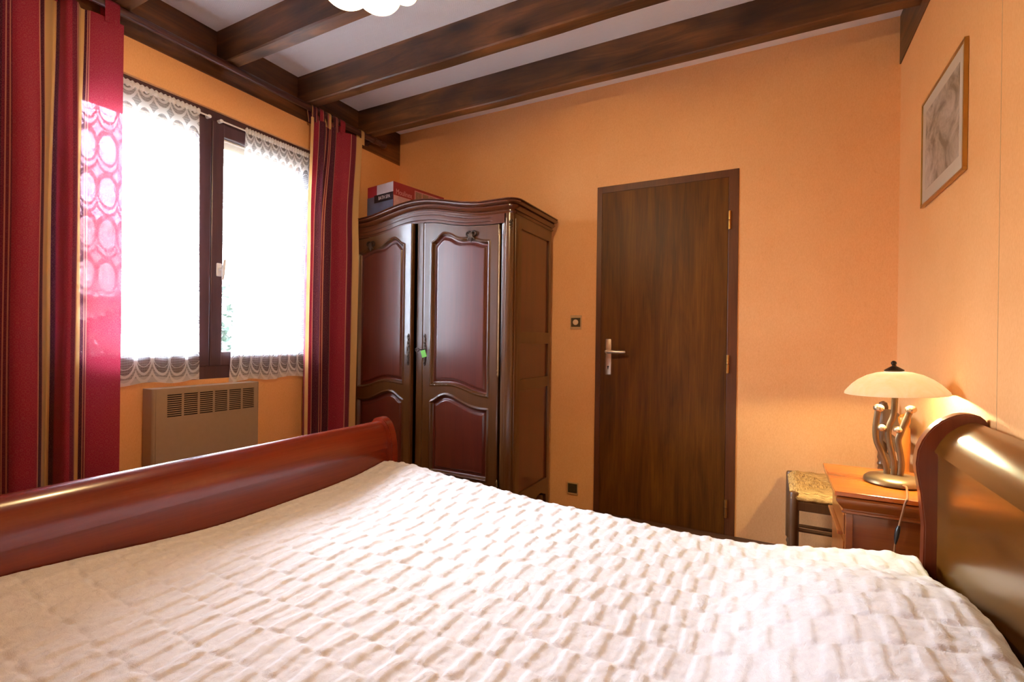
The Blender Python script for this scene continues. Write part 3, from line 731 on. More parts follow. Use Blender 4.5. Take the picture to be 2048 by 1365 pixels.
# battens on the meeting edge of the left door
# carcass: corner posts, centre post, frieze, sides, top, back, plinth
bm = nb()
def frieze(u, v):
    x = WLx + .045 + u * (WR - WLx - .09)
    xx = x if x > WC else 2 * WC - x
    zt = 1.832 + arch(x); zb = interp(dtop, xx)
    z = zb + v * (zt - zb)
    dd = min(v, 1 - v) * (zt - zb); ed = min(abs(x - WR + .135), 9) if x > WC else 9
    gro = -.003 * math.exp(-((dd - .018) / .0022) ** 2) * smooth(.54, .51, abs(x - WC))
    return (x, WF - .006 - gro - .0 * ed, z)
grid(bm, 160, 90, frieze)
obj('frieze', bm, M['wardx'], wd, 40)
for s in (1, -1):
    xo = WR if s > 0 else WLx
    bm = nb()
    xi = xo - s * .072
    x0, x1 = min(xo, xi), max(xo, xi)
    poly = [(xi, WF + .03), (xi, WF + .004), (xi + s * .012, WF), (xi + s * .02, WF - .006)]
    # rounded corner column with beads
    for k in range(0, 9):
        a = PI / 2 - k * PI / 16
        poly.append((xo - s * .030 + s * .030 * math.cos(a), WF + .024 - .030 * math.sin(a)))
    poly += [(xo, WF + .07), (xi, WF + .07)]
    prism(bm, poly, 'z', .06, 1.835)
    for (px, py, r) in ((xo - s * .055, WF + .001, .006), (xo - s * .041, WF - .003, .004), (xo - s * .001, WF + .034, .005), (xo - s * .006, WF + .010, .003)):
        tube(bm, [(px, py, .07), (px, py, 1.80)], r, 8)
    obj('corner_post', bm, M['ward'], wd, 30)
    bm = nb()                                       # carved drop at the top of the post
    for k in range(5):
        zc = 1.775 - k * .017; r = .012 - k * .0015
        ball(bm, (xo - s * .020, WF + .002, zc), r, (1, .7, 1), 10, 8)
        ball(bm, (xo - s * .020 - .009, WF + .002, zc + .008), r * .7, (1, .7, 1), 8, 6); ball(bm, (xo - s * .020 + .009, WF + .004, zc + .008), r * .7, (1, .7, 1), 8, 6)
    obj('post_carving', bm, M['iron'], wd, 60)
    # side: frame and three panels
    bm = nb()
    xa, xb = (xo - .022, xo) if s > 0 else (xo, xo + .022)
    y0, y1 = WF + .07, WBk
    box(bm, xa, xb, y0, y0 + .045, .06, 1.84, .002); box(bm, xa, xb, y1 - .035, y1, 0, 1.84, .002)
    for (za, zb) in ((1.757, 1.84), (1.078, 1.150), (.798, .865)): box(bm, xa, xb, y0 + .04, y1 - .03, za, zb, .002)
    # bottom rail with arched cut-out
    pts = [(y0, .19), (y0, .0), (y0 + .05, .0)]
    for k in range(0, 13):
        t = k / 12; pts.append((y0 + .07 + t * (y1 - .045 - y0 - .07), .005 + .105 * (smooth(0, .75, t) if t < .8 else 1 - .25 * smooth(.8, 1, t)) ))
    pts += [(y1 - .03, 0), (y1 - .03, .19)]
    prism(bm, pts, 'x', xa, xb)
    sd_ = obj('side_panel', bm, M['ward'], wd)
    bm = nb()
    xp0, xp1 = (xo - .020, xo - .011) if s > 0 else (xo + .011, xo + .020)
    for (za, zb) in ((1.150, 1.757), (.865, 1.078), (.19, .798)): box(bm, xp0, xp1, y0 + .04, y1 - .03, za - .005, zb + .005)
    obj('inset', bm, M['wardp'], sd_)
bm = nb(); box(bm, WC - .020, WC + .030, WF + .002, WF + .03, .12, 1.84, .004); obj('centre_post', bm, M['ward'], wd)
obj('top_board', B(WLx + .01, WR - .01, WF + .04, WBk, 1.842, 1.858), M['ward'], wd)
obj('back_board', B(WLx + .02, WR - .02, WBk - .012, WBk, .06, 1.842), M['ward'], wd)
bm = nb()
pts = [(WLx + .05, .165), (WLx + .05, 0), (WLx + .10, 0)]
for k in range(0, 31):
    t = k / 30; x = WLx + .13 + t * (WR - WLx - .26); pts.append((x, .02 + .07 * smooth(0, .18, t) * smooth(0, .18, 1 - t) - .025 * math.exp(-((t - .5) / .12) ** 2)))
pts += [(WR - .10, 0), (WR - .05, 0), (WR - .05, .165)]
prism(bm, pts, 'y', WF - .012, WF + .02); obj('plinth', bm, M['wardx'], wd)
# key with green tag in the right door
key = thing('key', 'small key with a green plastic tag hanging in the wardrobe door lock', 'key', (-1.931, 2.45, 1.035))
bm = nb(); tube(bm, [(-1.931, WF - .009, 1.032), (-1.931, WF - .055, 1.032)], .0032, 8)
tube(bm, [(-1.931 + .014 * math.cos(a * PI / 8) - .014, WF - .060, 1.032 + .010 * math.sin(a * PI / 8)) for a in range(17)], .0028, 6)
obj('shank', bm, M['iron'], key, 50)
bm = nb(); box(bm, -1.918, -1.888, WF - .062, WF - .057, .985, 1.030, .002)
obj('tag', bm, M['green'], key, xf=Matrix.Translation((-1.90, WF - .06, 1.03)) @ Matrix.Rotation(-.35, 4, 'Y') @ Matrix.Rotation(.5, 4, 'Z') @ Matrix.Translation((1.90, -WF + .06, -1.03)))
# stray nail on the cornice
# ---------------------------------------------------------------- foot bath box on the wardrobe
th = math.radians(-9)
BX = Matrix.Translation((-2.22, 2.49, 1.858)) @ Matrix.Rotation(th, 4, 'Z')
BW, BD, BH = .272, .47, .280
bx = thing('appliance_box', 'red and slate cardboard box of a foot bath lying on top of the wardrobe', 'box', (-2.30, 2.73, 1.858))
obj('carton', B(-BW, 0, 0, BD, 0, BH, .002), M['cardred'], bx, xf=BX)
e = .0012
def bp(name, m_, *b): return obj(name, B(*b), M[m_], bx, xf=BX)
bp('front_print', 'cardblue', -BW, 0, -e, 0, 0, .205)
bp('front_header', 'cardpale', -BW * .62, 0, -e, 0, .212, BH - .002)
bp('front_title_band', 'cardblack', -BW * .72, 0, -2 * e, 0, .160, .212)
bp('side_photo', 'skin', 0, e, .004, .15, .0, .19)
bp('side_title_band', 'cardblack', 0, e, .15, BD - .005, .135, .175)
bp('side_picture_strip', 'inkpink', 0, e, .185, .45, .188, .262)
bp('side_caption', 'cardpale', 0, e, .15, BD - .005, .08, .135)
for k in range(4): bp('small_photo', 'photo', 0, 2 * e, .192 + k * .0645, .192 + k * .0645 + .057, .194, .256)
for k in range(4): bp('front_photo', 'cardpale', -.245 + k * .058, -.245 + k * .058 + .048, -2 * e, 0, .02, .07)
def text(s, size, m_, xf, name='lettering', parent=bx, sx=1.0):
    cu = bpy.data.curves.new(name, 'FONT'); cu.body = s; cu.size = size; cu.extrude = .0004; cu.align_x = 'LEFT'
    cu.materials.append(M[m_])
    tmp = bpy.data.objects.new('tmp', cu); COL.objects.link(tmp)
    bpy.context.view_layer.update()
    me = bpy.data.meshes.new_from_object(tmp.evaluated_get(bpy.context.evaluated_depsgraph_get()))
    bpy.data.objects.remove(tmp); me.name = name
    o = bpy.data.objects.new(name, me); COL.objects.link(o); o.parent = parent
    o.matrix_basis = Matrix.Translation(-root_loc(parent)) @ xf @ Matrix.Diagonal((sx, 1, 1, 1))
    return o
RX = Matrix.Rotation(PI / 2, 4, 'X')
text('BATH SPA', .034, 'ink', BX @ Matrix.Translation((-.150, -2.6 * e, .176)) @ RX, sx=.8)
RZ = Matrix.Rotation(PI / 2, 4, 'Z') @ RX
text('Moulinex', .050, 'inkpink', BX @ Matrix.Translation((1.6 * e, .02, .200)) @ RZ, sx=.75)
text('BATH SPA', .036, 'ink', BX @ Matrix.Translation((1.8 * e, .24, .140)) @ RZ)

# ---------------------------------------------------------------- door
DX0, DX1, DZ = -1.012, -.180, 2.091
bm = nb()
box(bm, DX0, DX0 + .034, YB - .006, YB + .02, 0, DZ, .002); box(bm, DX1 - .052, DX1, YB - .006, YB + .02, 0, DZ, .002); box(bm, DX0 + .03, DX1 - .05, YB - .0055, YB + .02, DZ - .042, DZ, .002); box(bm, DX0 + .01, DX1 - .01, YB - .0012, YB + .02, 0, DZ - .01)
dr = struct('door_1', bm, M['doorframe'])
leaf = obj('door_leaf', B(DX0 + .036, DX1 - .054, YB - .003, YB + .02, .002, DZ - .044, .0015), M['door'], dr)
bm = nb(); box(bm, -.944, -.905, YB - .011, YB - .003, .885, 1.115, .006, 3)
hd = obj('handle_plate', bm, M['chrome'], leaf, 40)
bm = nb(); lathe(bm, [(.001, 0), (.013, 0), (.013, -.006), (.009, -.01), (.009, -.05), (.001, -.052)], (-.925, YB - .011, 1.035), 14, 'y')
tube(bm, [(-.928, YB - .055, 1.035), (-.90, YB - .058, 1.035), (-.86, YB - .056, 1.033), (-.82, YB - .052, 1.034), (-.805, YB - .05, 1.035)], [.010, .011, .010, .0095, .007], 12, flat=(1.0, .7))
obj('handle', bm, M['chrome'], hd, 50)
bm = nb(); lathe(bm, [(.001, 0), (.006, 0), (.006, .001), (.001, .001)], (-.925, YB - .0118, .938), 12, 'y'); box(bm, -.9275, -.9225, YB - .0118, YB - .0108, .922, .938)
obj('keyhole', bm, M['black'], hd)
for z in (1.80, .978, .154):
    bm = nb(); tube(bm, [(-.226, YB - .012, z - .052), (-.226, YB - .012, z - .002)], .0075, 10); tube(bm, [(-.226, YB - .012, z + .002), (-.226, YB - .012, z + .052)], .0075, 10)
    obj('hinge', bm, M['hinge'], dr, 40)
# switch and socket
sw = thing('wall_switch', 'brown square wall switch with round cream button on the wall left of the door', 'switch', (-1.149, YB, 1.222))
obj('frame', B(-1.187, -1.109, YB - .007, YB, 1.176, 1.268, .002), M['swframe'], sw)
obj('plate', B(-1.180, -1.116, YB - .009, YB - .006, 1.192, 1.251, .001), M['swplate'], sw)
bm = nb(); lathe(bm, [(.001, -.016), (.016, -.0155), (.0185, -.013), (.0185, -.008), (.001, -.008)], (-1.148, YB, 1.222), 24, 'y'); obj('button', bm, M['swknob'], sw, 40)
ol = thing('wall_outlet', 'brown square power socket low on the wall between wardrobe and door', 'outlet', (-1.154, YB, .126))
obj('frame', B(-1.192, -1.117, YB - .009, YB, .086, .166, .002), M['swframe'], ol)
obj('plate', B(-1.186, -1.123, YB - .011, YB - .008, .098, .158, .001), M['swplate'], ol)
bm = nb(); lathe(bm, [(.022, -.0105), (.022, -.013), (.019, -.013), (.018, -.0115), (.001, -.0115)], (-1.155, YB, .128), 20, 'y')
for dx in (-.008, .008): lathe(bm, [(.001, -.0118), (.0025, -.0118), (.0025, -.011), (.001, -.011)], (-1.155 + dx, YB, .128), 8, 'y')
obj('socket_well', bm, M['swplate'], ol, 40)

# ---------------------------------------------------------------- picture
pic = thing('picture_frame', 'thin gold framed faded watercolour print hanging high on the right wall', 'picture', (XR, 2.325, 1.665))
py0, py1, pz0, pz1 = 2.082, 2.60, 1.668, 2.098
bm = nb(); w = .010
for (a0, a1, b0, b1) in ((py0, py1, pz0, pz0 + w), (py0, py1, pz1 - w, pz1), (py0, py0 + w, pz0 + w, pz1 - w), (py1 - w, py1, pz0 + w, pz1 - w)): box(bm, XR - .013, XR - .001, a0, a1, b0, b1, .001)
obj('frame', bm, M['gold'], pic)
obj('mount', B(XR - .009, XR - .003, py0 + w, py1 - w, pz0 + w, pz1 - w), M['mat'], pic)
obj('print', B(XR - .0096, XR - .0088, py0 + .055, py1 - .055, pz0 + .062, pz1 - .055), M['prnt'], pic)
struct('trim_8', B(XR - .0006, XR + .001, 1.8225, 1.8245, 0, 2.5), M['swframe'])

# ---------------------------------------------------------------- bed
BY0, BY1 = .27, 1.91
bed = thing('bed', 'cherry wood sleigh bed with curled headboard and footboard', 'bed', (-.6, 1.09, 0))
hf = [(.375, 0), (.392, .12), (.399, .30), (.402, .45), (.4035, .56), (.394, .657), (.384, .72), (.382, .745), (.386, .785), (.396, .815), (.408, .838), (.423, .860), (.440, .877), (.458, .889), (.475, .898), (.492, .902), (.512, .902), (.526, .898), (.537, .888), (.5435, .875)]
hb = [(.5435, .860), (.538, .846), (.527, .838), (.514, .836), (.504, .826), (.498, .80), (.497, .76), (.502, .70), (.508, .6), (.508, .3), (.50, .12), (.49, 0)]
ff = [(-1.62, 0), (-1.637, .12), (-1.645, .30), (-1.648, .45), (-1.649, .52), (-1.652, .575), (-1.660, .620), (-1.672, .652), (-1.688, .680), (-1.706, .695), (-1.725, .703), (-1.745, .703), (-1.765, .697), (-1.782, .683), (-1.790, .668)]
fb = [(-1.789, .650), (-1.780, .638), (-1.765, .634), (-1.750, .625), (-1.742, .60), (-1.740, .55), (-1.745, .45), (-1.745, .2), (-1.735, 0)]
def post(poly, y0, y1, name, m_, par):
    bm = nb(); prism(bm, poly, 'y', y0, y1)
    big = [e for e in bm.edges if len(e.link_faces) == 2 and abs(e.link_faces[0].normal.y - e.link_faces[1].normal.y) > .5]
    bmesh.ops.recalc_face_normals(bm, faces=bm.faces)
    big = [e for e in bm.edges if len(e.link_faces) == 2 and (abs(e.link_faces[0].normal.y) > .9) != (abs(e.link_faces[1].normal.y) > .9)]
    bmesh.ops.bevel(bm, geom=big, offset=.004, segments=2, affect='EDGES')
    return obj(name, bm, M[m_], par, 35)
for (a, b) in ((BY1 - .045, BY1), (BY0, BY0 + .045)):
    post(hf + hb, a, b, 'headboard_post', 'bedpost', bed)
    post(ff + fb, a, b, 'footboard_post', 'bed', bed)
ya, yb_ = BY0 + .04, BY1 - .04
bm = nb(); prism(bm, [(.433, .18), (.433, .781), (.455, .79), (.46, .18)], 'y', ya, yb_); obj('headboard_panel', bm, M['bedh'], bed)
roll = [(.424, .784), (.427, .792), (.433, .806), (.442, .824), (.454, .841), (.468, .855), (.484, .868), (.501, .877), (.516, .880), (.529, .874), (.536, .862), (.532, .850), (.516, .845), (.50, .838), (.488, .82), (.482, .79)]
bm = nb(); prism(bm, roll, 'y', ya, yb_); obj('headboard_roll', bm, M['bedh'], bed, 35)
bm = nb(); prism(bm, [(-1.684, .16), (-1.684, .556), (-1.712, .56), (-1.712, .16)], 'y', ya, yb_); obj('footboard_panel', bm, M['bed'], bed)
roll = [(-1.680, .556), (-1.681, .585), (-1.685, .612), (-1.693, .640), (-1.704, .660), (-1.719, .676), (-1.736, .684), (-1.754, .682), (-1.769, .672), (-1.777, .658), (-1.772, .646), (-1.756, .643), (-1.738, .634), (-1.728, .615), (-1.722, .556)]
bm = nb(); prism(bm, roll, 'y', ya, yb_); obj('footboard_roll', bm, M['bed'], bed, 35)
for (a, b) in ((BY1 - .035, BY1 - .008), (BY0 + .008, BY0 + .035)):
    obj('side_rail', B(-1.65, .43, a, b, .17, .33, .004), M['bedpost'], bed)
o = obj('mattress', box(nb(), -1.676, .424, BY0 + .05, BY1 - .05, .20, .41, .03, 4), M['sheet'], None, 40); recenter(o)
tag(o, 'mattress in a brown sheet lying inside the sleigh bed', 'mattress')
# pillows under the spread: brown cover showing at the head
def pillow(yc, label):
    bm = nb()
    def P(u, v):
        a = 2 * PI * u; b = PI * (v - .5)
        ce = lambda t, p: math.copysign(abs(t) ** p, t)
        return (.245 + .175 * ce(math.cos(b), .5) * ce(math.cos(a), .5), yc + .30 * ce(math.cos(b), .5) * ce(math.sin(a), .5), .462 + .050 * math.sin(b) )
    grid(bm, 40, 16, P); bmesh.ops.remove_doubles(bm, verts=bm.verts, dist=.0005)
    o = obj('pillow', bm, M['sheet'], None, 180); recenter(o); tag(o, label, 'pillow', 'brown pillows under the bedspread'); return o
pillow(1.27, 'brown pillow under the bedspread at the far side of the headboard')
pillow(.64, 'brown pillow under the bedspread at the near side of the headboard')

# plush bedspread: relief mesh
farprof = [(-1.70, .520), (-1.585, .508), (-1.29, .478), (-1.03, .455), (-.625, .432), (-.39, .418), (-.09, .418), (.14, .452), (.30, .474), (.38, .470), (.46, .46)]
footedge = [(.27, .50), (.48, .497), (.63, .485), (.81, .467), (1.14, .448), (1.62, .462), (1.86, .50)]
def spread_base(x, y):
    zf = interp(farprof, x)
    mid_ = .455 + .012 * noise.noise((x * 1.6, y * 1.6, 3.0))
    # pillow hump at the head
    hump = .118 * smooth(-.16, .24, x) * (1 - .35 * smooth(.34, .42, x)) * smooth(1.86, 1.52, y) * smooth(.28, .5, y)
    dip = -.020 * math.exp(-((x + .35) / .45) ** 2)
    zin = mid_ + hump + dip
    k = smooth(1.25, 1.84, y)
    z = zin * (1 - k) + zf * k
    ft = smooth(-1.38, -1.66, x)
    z = z * (1 - ft) + max(interp(footedge, y), 0) * ft
    z += .010 * noise.noise((x * 3.1, y * 2.6, 8.0))
    return z
def cell(x, y):
    xw = x + .012 * noise.noise((x * 5, y * 5, 1.0)) + .006 * noise.noise((x * 17, y * 17, 2.0))
    yw = y + .016 * noise.noise((x * 4, y * 4, 5.0)) + .006 * noise.noise((x * 15, y * 15, 6.0))
    r = yw / .100; row = math.floor(r); fr = r - row
    c = xw / .072 + (.5 if row % 2 else 0); fc = c - math.floor(c)
    ridge = smooth(.05, .22, fc) * (1 - smooth(.42, .60, fc))
    edge = smooth(.0, .10, fr) * (1 - smooth(.90, 1.0, fr))
    return ridge * (.45 + .55 * edge) + .25 * edge * (1 - ridge)
bm = nb()
x0s, x1s = -1.679, .405
NX, NY = 520, 420
def SP(u, v):
    x = x0s + u * (x1s - x0s)
    y = .215 + v * (1.90 - .215)
    if x < -1.60: y = min(y, 1.90 - .038 * smooth(-1.60, -1.64, x))
    z = spread_base(x, min(max(y, .3), 1.88))
    # head edge waves
    if u > .98: x += .012 * noise.noise((y * 6, 0, 0)) * (u - .98) / .02
    ef = min(1, min(u / .012, (1 - u) / .012))
    h = .0054 * cell(x, y) * ef + .0018 * noise.noise((x * 45, y * 45, 0)) * ef + .001 * noise.noise((x * 120, y * 120, 4))
    # roll over the far and near sides, thicken head and foot edges
    z -= .085 * smooth(1.835, 1.905, y) ** 1.5 + .20 * smooth(.33, .21, y)
    z -= .030 * (1 - smooth(0, .012, 1 - u))
    return (x, y, z + h)
grid(bm, NX, NY, SP)
o = obj('bedspread', bm, M['plush'], None, 180)
md = o.modifiers.new('thickness', 'SOLIDIFY'); md.thickness = .006; md.offset = -1
tag(o, 'ivory plush bedspread with sculpted brick pattern covering the sleigh bed', 'bedspread')

# ---------------------------------------------------------------- nightstand
ns = thing('nightstand', 'small cherry wood nightstand with moulded top beside the headboard', 'nightstand', (.36, 2.17, 0))
NXa, NXb, NYa, NYb, NZ = .188, .541, 1.952, 2.385, .611
obj('top', B(NXa, NXb, NYa, NYb, NZ - .015, NZ, .002), M['lamplit_top'], ns)
# ogee moulding round front and the two sides
prof = [(.006, -.016), (.012, -.016), (.006, -.020), (.004, -.026), (.006, -.034), (.012, -.044), (.020, -.054), (.026, -.062), (.026, -.066), (.022, -.068), (.022, -.074), (.030, -.078), (.034, -.080)]
bm = nb(); R_ = []
for (sx_, sy_) in ((1, 0), (0, 0), (0, 1), (1, 1)):
    ring = []
    for o_, h in prof:
        x = NXb - .002 if sx_ else NXa + o_
        y = NYa + o_ if sy_ == 0 else NYb - o_
        ring.append(bm.verts.new((x, y, NZ + h)))
    R_.append(ring)
for i in range(3):
    for j in range(len(prof) - 1): bm.faces.new((R_[i][j], R_[i+1][j], R_[i+1][j+1], R_[i][j+1]))
obj('moulding', bm, M['night'], ns, 30)
bx0, by0_, by1_ = NXa + .034, NYa + .034, NYb - .034
bm = nb()
box(bm, bx0, bx0 + .022, by0_, by0_ + .018, 0, NZ - .078, .002); box(bm, NXb - .03, NXb - .002, by0_, by0_ + .018, 0, NZ - .078, .002)
box(bm, bx0 + .02, NXb - .028, by0_, by0_ + .018, .06, .11, .002)
box(bm, bx0, NXb - .002, by1_ - .018, by1_, .04, NZ - .078, .002); box(bm, bx0, bx0 + .018, by0_ + .01, by1_ - .01, .04, NZ - .078)
obj('carcass', bm, M['night'], ns)
obj('side_panel', B(bx0 + .018, NXb - .026, by0_ + .006, by0_ + .014, .10, NZ - .08), M['night'], ns)
obj('back_panel', B(NXb - .012, NXb - .002, by0_ + .012, by1_ - .012, .05, NZ - .08), M['night'], ns)
obj('drawer', B(bx0 - .004, bx0 + .001, by0_ + .012, by1_ - .012, .456, .522, .002), M['night'], ns)
obj('ledge', B(bx0 - .017, bx0 + .001, 2.045, by1_ + .004, .438, .452, .003), M['night'], ns)
obj('door', B(bx0 - .004, bx0 + .001, by0_ + .020, by1_ - .012, .07, .43, .002), M['night'], ns)

# ---------------------------------------------------------------- straw chair in the corner
ch = thing('chair', 'dark wooden chair with woven straw seat in the corner behind the nightstand', 'chair', (.29, 2.75, 0))
cy0, cy1 = 2.515, 2.945
def leg(x, y, top, m_='chair', back=False):
    bm = nb()
    if back:
        lathe(bm, [(.014, 0), (.019, .03), (.020, .42), (.019, .50), (.017, .515), (.022, .525), (.017, .540), (.021, .555), (.019, .570), (.0195, .62), (.022, .70), (.020, .755), (.015, .768), (.020, .782), (.021, .80), (.016, top - .008), (.002, top)], (x, y, 0), 16)
    else:
        lathe(bm, [(.013, 0), (.015, .02), (.013, .06), (.018, .075), (.013, .09), (.020, .10), (.0205, top - .008), (.017, top), (.001, top + .001)], (x, y, 0), 16)
    return obj('leg', bm, M[m_], ch, 40)
leg(.090, cy1, .435); leg(.092, cy0 + .01, .440)
leg(.475, cy1, .828, back=True); leg(.480, cy0 + .02, .818, 'lamplit_post', True)  # second post wears the wood coloured as if lit by the lamp
bm = nb()
def seatP(u, v):
    x = .082 + u * .40; y = cy0 - .005 + v * (cy1 - cy0 + .01)
    d = min(u, 1 - u, v, 1 - v)
    z = .405 + .022 * smooth(0, .07, d) - .010 * smooth(.1, .5, d)
    g = abs(abs(u - .5) - abs(v - .5))
    z -= .003 * (1 - smooth(0, .03, g))
    return (x, y, z + .0015 * math.sin((u if abs(v - .5) > abs(u - .5) else v) * 260))
grid(bm, 90, 90, seatP, uv=lambda u, v: (u, v)); solidify(bm, .018)
obj('seat', bm, M['straw'], ch, 180)
for (a, b) in (((.10, cy0 + .006), (.47, cy0 + .012)), ((.10, cy1 - .002), (.47, cy1 - .002))):
    bm = nb(); box(bm, a[0], b[0], a[1] - .010, a[1] + .010, .362, .405, .004); obj('seat_rail', bm, M['chair'], ch)
bm = nb(); box(bm, .080, .098, cy0 + .02, cy1 - .012, .385, .422, .004); obj('seat_rail', bm, M['chair'], ch)
bm = nb(); box(bm, .470, .486, cy0 + .03, cy1 - .012, .362, .405, .004); obj('seat_rail', bm, M['chair'], ch)
for (y, z) in ((cy0 + .01, .275), (cy0 + .01, .16), (cy1, .275), (cy1, .16)):
    bm = nb(); tube(bm, [(.09, y, z), (.478, y, z)], .009, 10); obj('stretcher', bm, M['chair'], ch, 40)
for z in (.22,):
    bm = nb(); tube(bm, [(.09, cy0 + .01, z), (.09, cy1, z)], .009, 10); obj('stretcher', bm, M['chair'], ch, 40)
for (z0, z1) in ((.725, .785), (.64, .685), (.545, .59)):
    bm = nb(); pts = []
    for k in range(21):
        t = k / 20; pts.append((cy0 + .03 + t * (cy1 - cy0 - .04), z1 + (.022 * math.sin(PI * t) - .012 * math.exp(-((t - .5) / .08) ** 2) if z0 > .7 else .008 * math.sin(PI * t))))
    pts += [(cy1 - .01, z0), (cy0 + .03, z0)]
    prism(bm, pts, 'x', .472, .484); obj('slat', bm, M['chair'], ch)

# ---------------------------------------------------------------- bedside lamp
LX, LY, LZ = .383, 2.165, NZ
lp = thing('table_lamp', 'lit bedside lamp with wide cream glass dish shade and curved bronze stems', 'lamp', (LX, LY, LZ))
bm = nb(); lathe(bm, [(.001, 0), (.084, 0), (.090, .006), (.088, .015), (.078, .024), (.060, .029), (.001, .031)], (LX, LY, LZ), 40); obj('base', bm, M['bronze'], lp, 50)
# stems: flat wavy bars in the plane facing the room; direction e1 across the view
e1 = Vector((.985, -.17, 0)).normalized()
def stem(pts, r=.0076, name='stem', m_='bronze'):
    P3 = [Vector((LX, LY, LZ)) + e1 * a + Vector((0, 0, h)) + Vector((0.17, .985, 0)) * d for a, h, d in pts]
    Q = []
    for k in range(41):
        t = k / 40 * (len(P3) - 1)
        Q.append(Vector((interp([(i, p.x) for i, p in enumerate(P3)], t), interp([(i, p.y) for i, p in enumerate(P3)], t), interp([(i, p.z) for i, p in enumerate(P3)], t))))
    bm = nb(); tube(bm, Q, r, 8, flat=(1.25, .6), up=e1); return obj(name, bm, M[m_], lp, 60), Q[-1]
_, c0 = stem([(0, .025, 0), (-.001, .07, 0), (-.010, .12, 0), (-.018, .17, 0), (-.014, .205, 0), (-.004, .24, 0), (0, .312, 0)])
_, c1 = stem([(-.020, .025, 0), (-.023, .06, 0), (-.037, .105, 0), (-.051, .145, 0), (-.054, .190, 0), (-.048, .255, 0)])
_, c2 = stem([(.016, .025, 0), (.020, .07, 0), (.015, .115, 0), (.010, .15, 0), (.015, .175, 0), (.027, .215, 0), (.041, .258, 0)])
for a, h, s in ((-.046, .262, 1), (.044, .265, 1), (-.036, .192, .85), (.009, .190, .85)):
    p = Vector((LX, LY, LZ)) + e1 * a + Vector((0, 0, h)); bm = nb(); ball(bm, p, .0160 * s, (1.05, 1.05, .9)); obj('ball', bm, M['pewter'], lp, 180)
SH = .316                                            # shade rim height above the table
SRAD = .150
TILT = Matrix.Translation((LX, LY, LZ + SH)) @ Matrix.Rotation(math.radians(-2.7), 4, 'Y') @ Matrix.Translation((-LX, -LY, -LZ - SH))
zs = LZ + SH
prof = [(SRAD, 0), (.148, .008), (.140, .018), (.126, .034), (.106, .051), (.080, .066), (.052, .075), (.020, .079), (.008, .079)]
bm = nb(); lathe(bm, prof, (LX, LY, zs), 64, cap=False); solidify(bm, .0035)
obj('shade', bm, M['lampglass'], lp, 60, xf=TILT)
bm = nb(); lathe(bm, [(.001, .079), (.029, .079), (.029, .084), (.012, .095), (.006, .098), (.006, .101), (.001, .101)], (LX, LY, zs), 28); ball(bm, (LX, LY, zs + .108), .0085); obj('finial', bm, M['iron'], lp, 50, xf=TILT)
bm = nb(); lathe(bm, [(.001, -.012), (.014, -.012), (.016, 0), (.016, .03), (.001, .032)], (LX, LY, zs + .0), 18); obj('bulb_holder', bm, M['white'], lp, 40)
bm = nb(); ball(bm, (LX, LY, zs + .050), .019, (1, 1, 1.1)); obj('bulb', bm, M['bulb'], lp, 180)
bm = nb(); tube(bm, [(LX, LY, zs + .062), (LX, LY, zs + .10)], .003, 8); obj('shade_rod', bm, M['iron'], lp)
# cord with rocker switch hanging over the nightstand side
cp = [(.393, LY - .082, LZ + .014), (.397, LY - .11, LZ + .016), (.391, LY - .15, LZ + .008), (.379, NYa - .002, LZ + .004), (.372, NYa - .010, LZ - .01), (.365, NYa - .011, LZ - .045), (.357, NYa - .011, LZ - .085)]
cp = [Vector(p) for p in cp]; Q = []
for k in range(50):
    t = k / 49 * (len(cp) - 1)
    Q.append(tuple(interp([(i, p[j]) for i, p in enumerate(cp)], t) for j in range(3)))
bm = nb(); tube(bm, Q, .0033, 8)
x, y, z = cp[-1]
tube(bm, [(x - .008, y, z - .05), (x - .012, y, z - .12), (x - .01, y, z - .30), (x + .03, y, z - .44)], .003, 8)
cd = obj('cord', bm, M['cord'], lp, 60)
bm = nb(); tube(bm, [(x + .001, y, z + .004), (x - .002, y, z - .008), (x - .005, y, z - .030), (x - .008, y, z - .055)], [.005, .010, .010, .004], 10, flat=(.7, 1.0)); obj('cord_switch', bm, M['black'], cd, 50)

# ---------------------------------------------------------------- ceiling lamp
CX, CY = -1.1386, 1.1147
cl = thing('ceiling_lamp', 'lit pendant with scalloped marbled yellow glass shade under the ceiling beams', 'lamp', (CX, CY, 2.56))
NL = 8; RZc = 2.2233; R0 = .1726; PH = .054
def petal(u, v, dr=0.0):
    a = 2 * PI * u
    lob = abs(math.sin((a + PH) * NL / 2)) ** .75
    r = .03 + (R0 + .0125 * lob - .03) * math.sin(v * PI / 2) ** .9
    z = RZc + .17 * math.cos(v * PI / 2) ** 1.2 - .020 * lob * v ** 3 + .012
    return (CX + (r + dr) * math.cos(a), CY + (r + dr) * math.sin(a), z)
bm = nb(); grid(bm, 193, 28, petal); bmesh.ops.remove_doubles(bm, verts=bm.verts, dist=.0002); solidify(bm, .004); sh = obj('shade', bm, M['petal'], cl, 180)
bm = nb(); tube(bm, [petal(k / 192, 1.0) for k in range(193)], .0035, 8); obj('shade_rim', bm, M['petalrim'], sh, 180)
bm = nb()
for j in range(NL):
    uu = ((j * 2 * PI / NL - PH) % (2 * PI)) / (2 * PI)
    tube(bm, [petal(uu, .2 + .8 * k / 14, .001) for k in range(15)], .0022, 6)
obj('shade_seam', bm, M['petalrim'], sh, 180)
bm = nb(); lathe(bm, [(.001, 2.562), (.05, 2.562), (.048, 2.545), (.012, 2.53), (.007, 2.525), (.007, 2.42), (.032, 2.415), (.034, 2.40), (.001, 2.40)], (CX, CY, 0), 24); obj('canopy', bm, M['brass'], cl, 40)
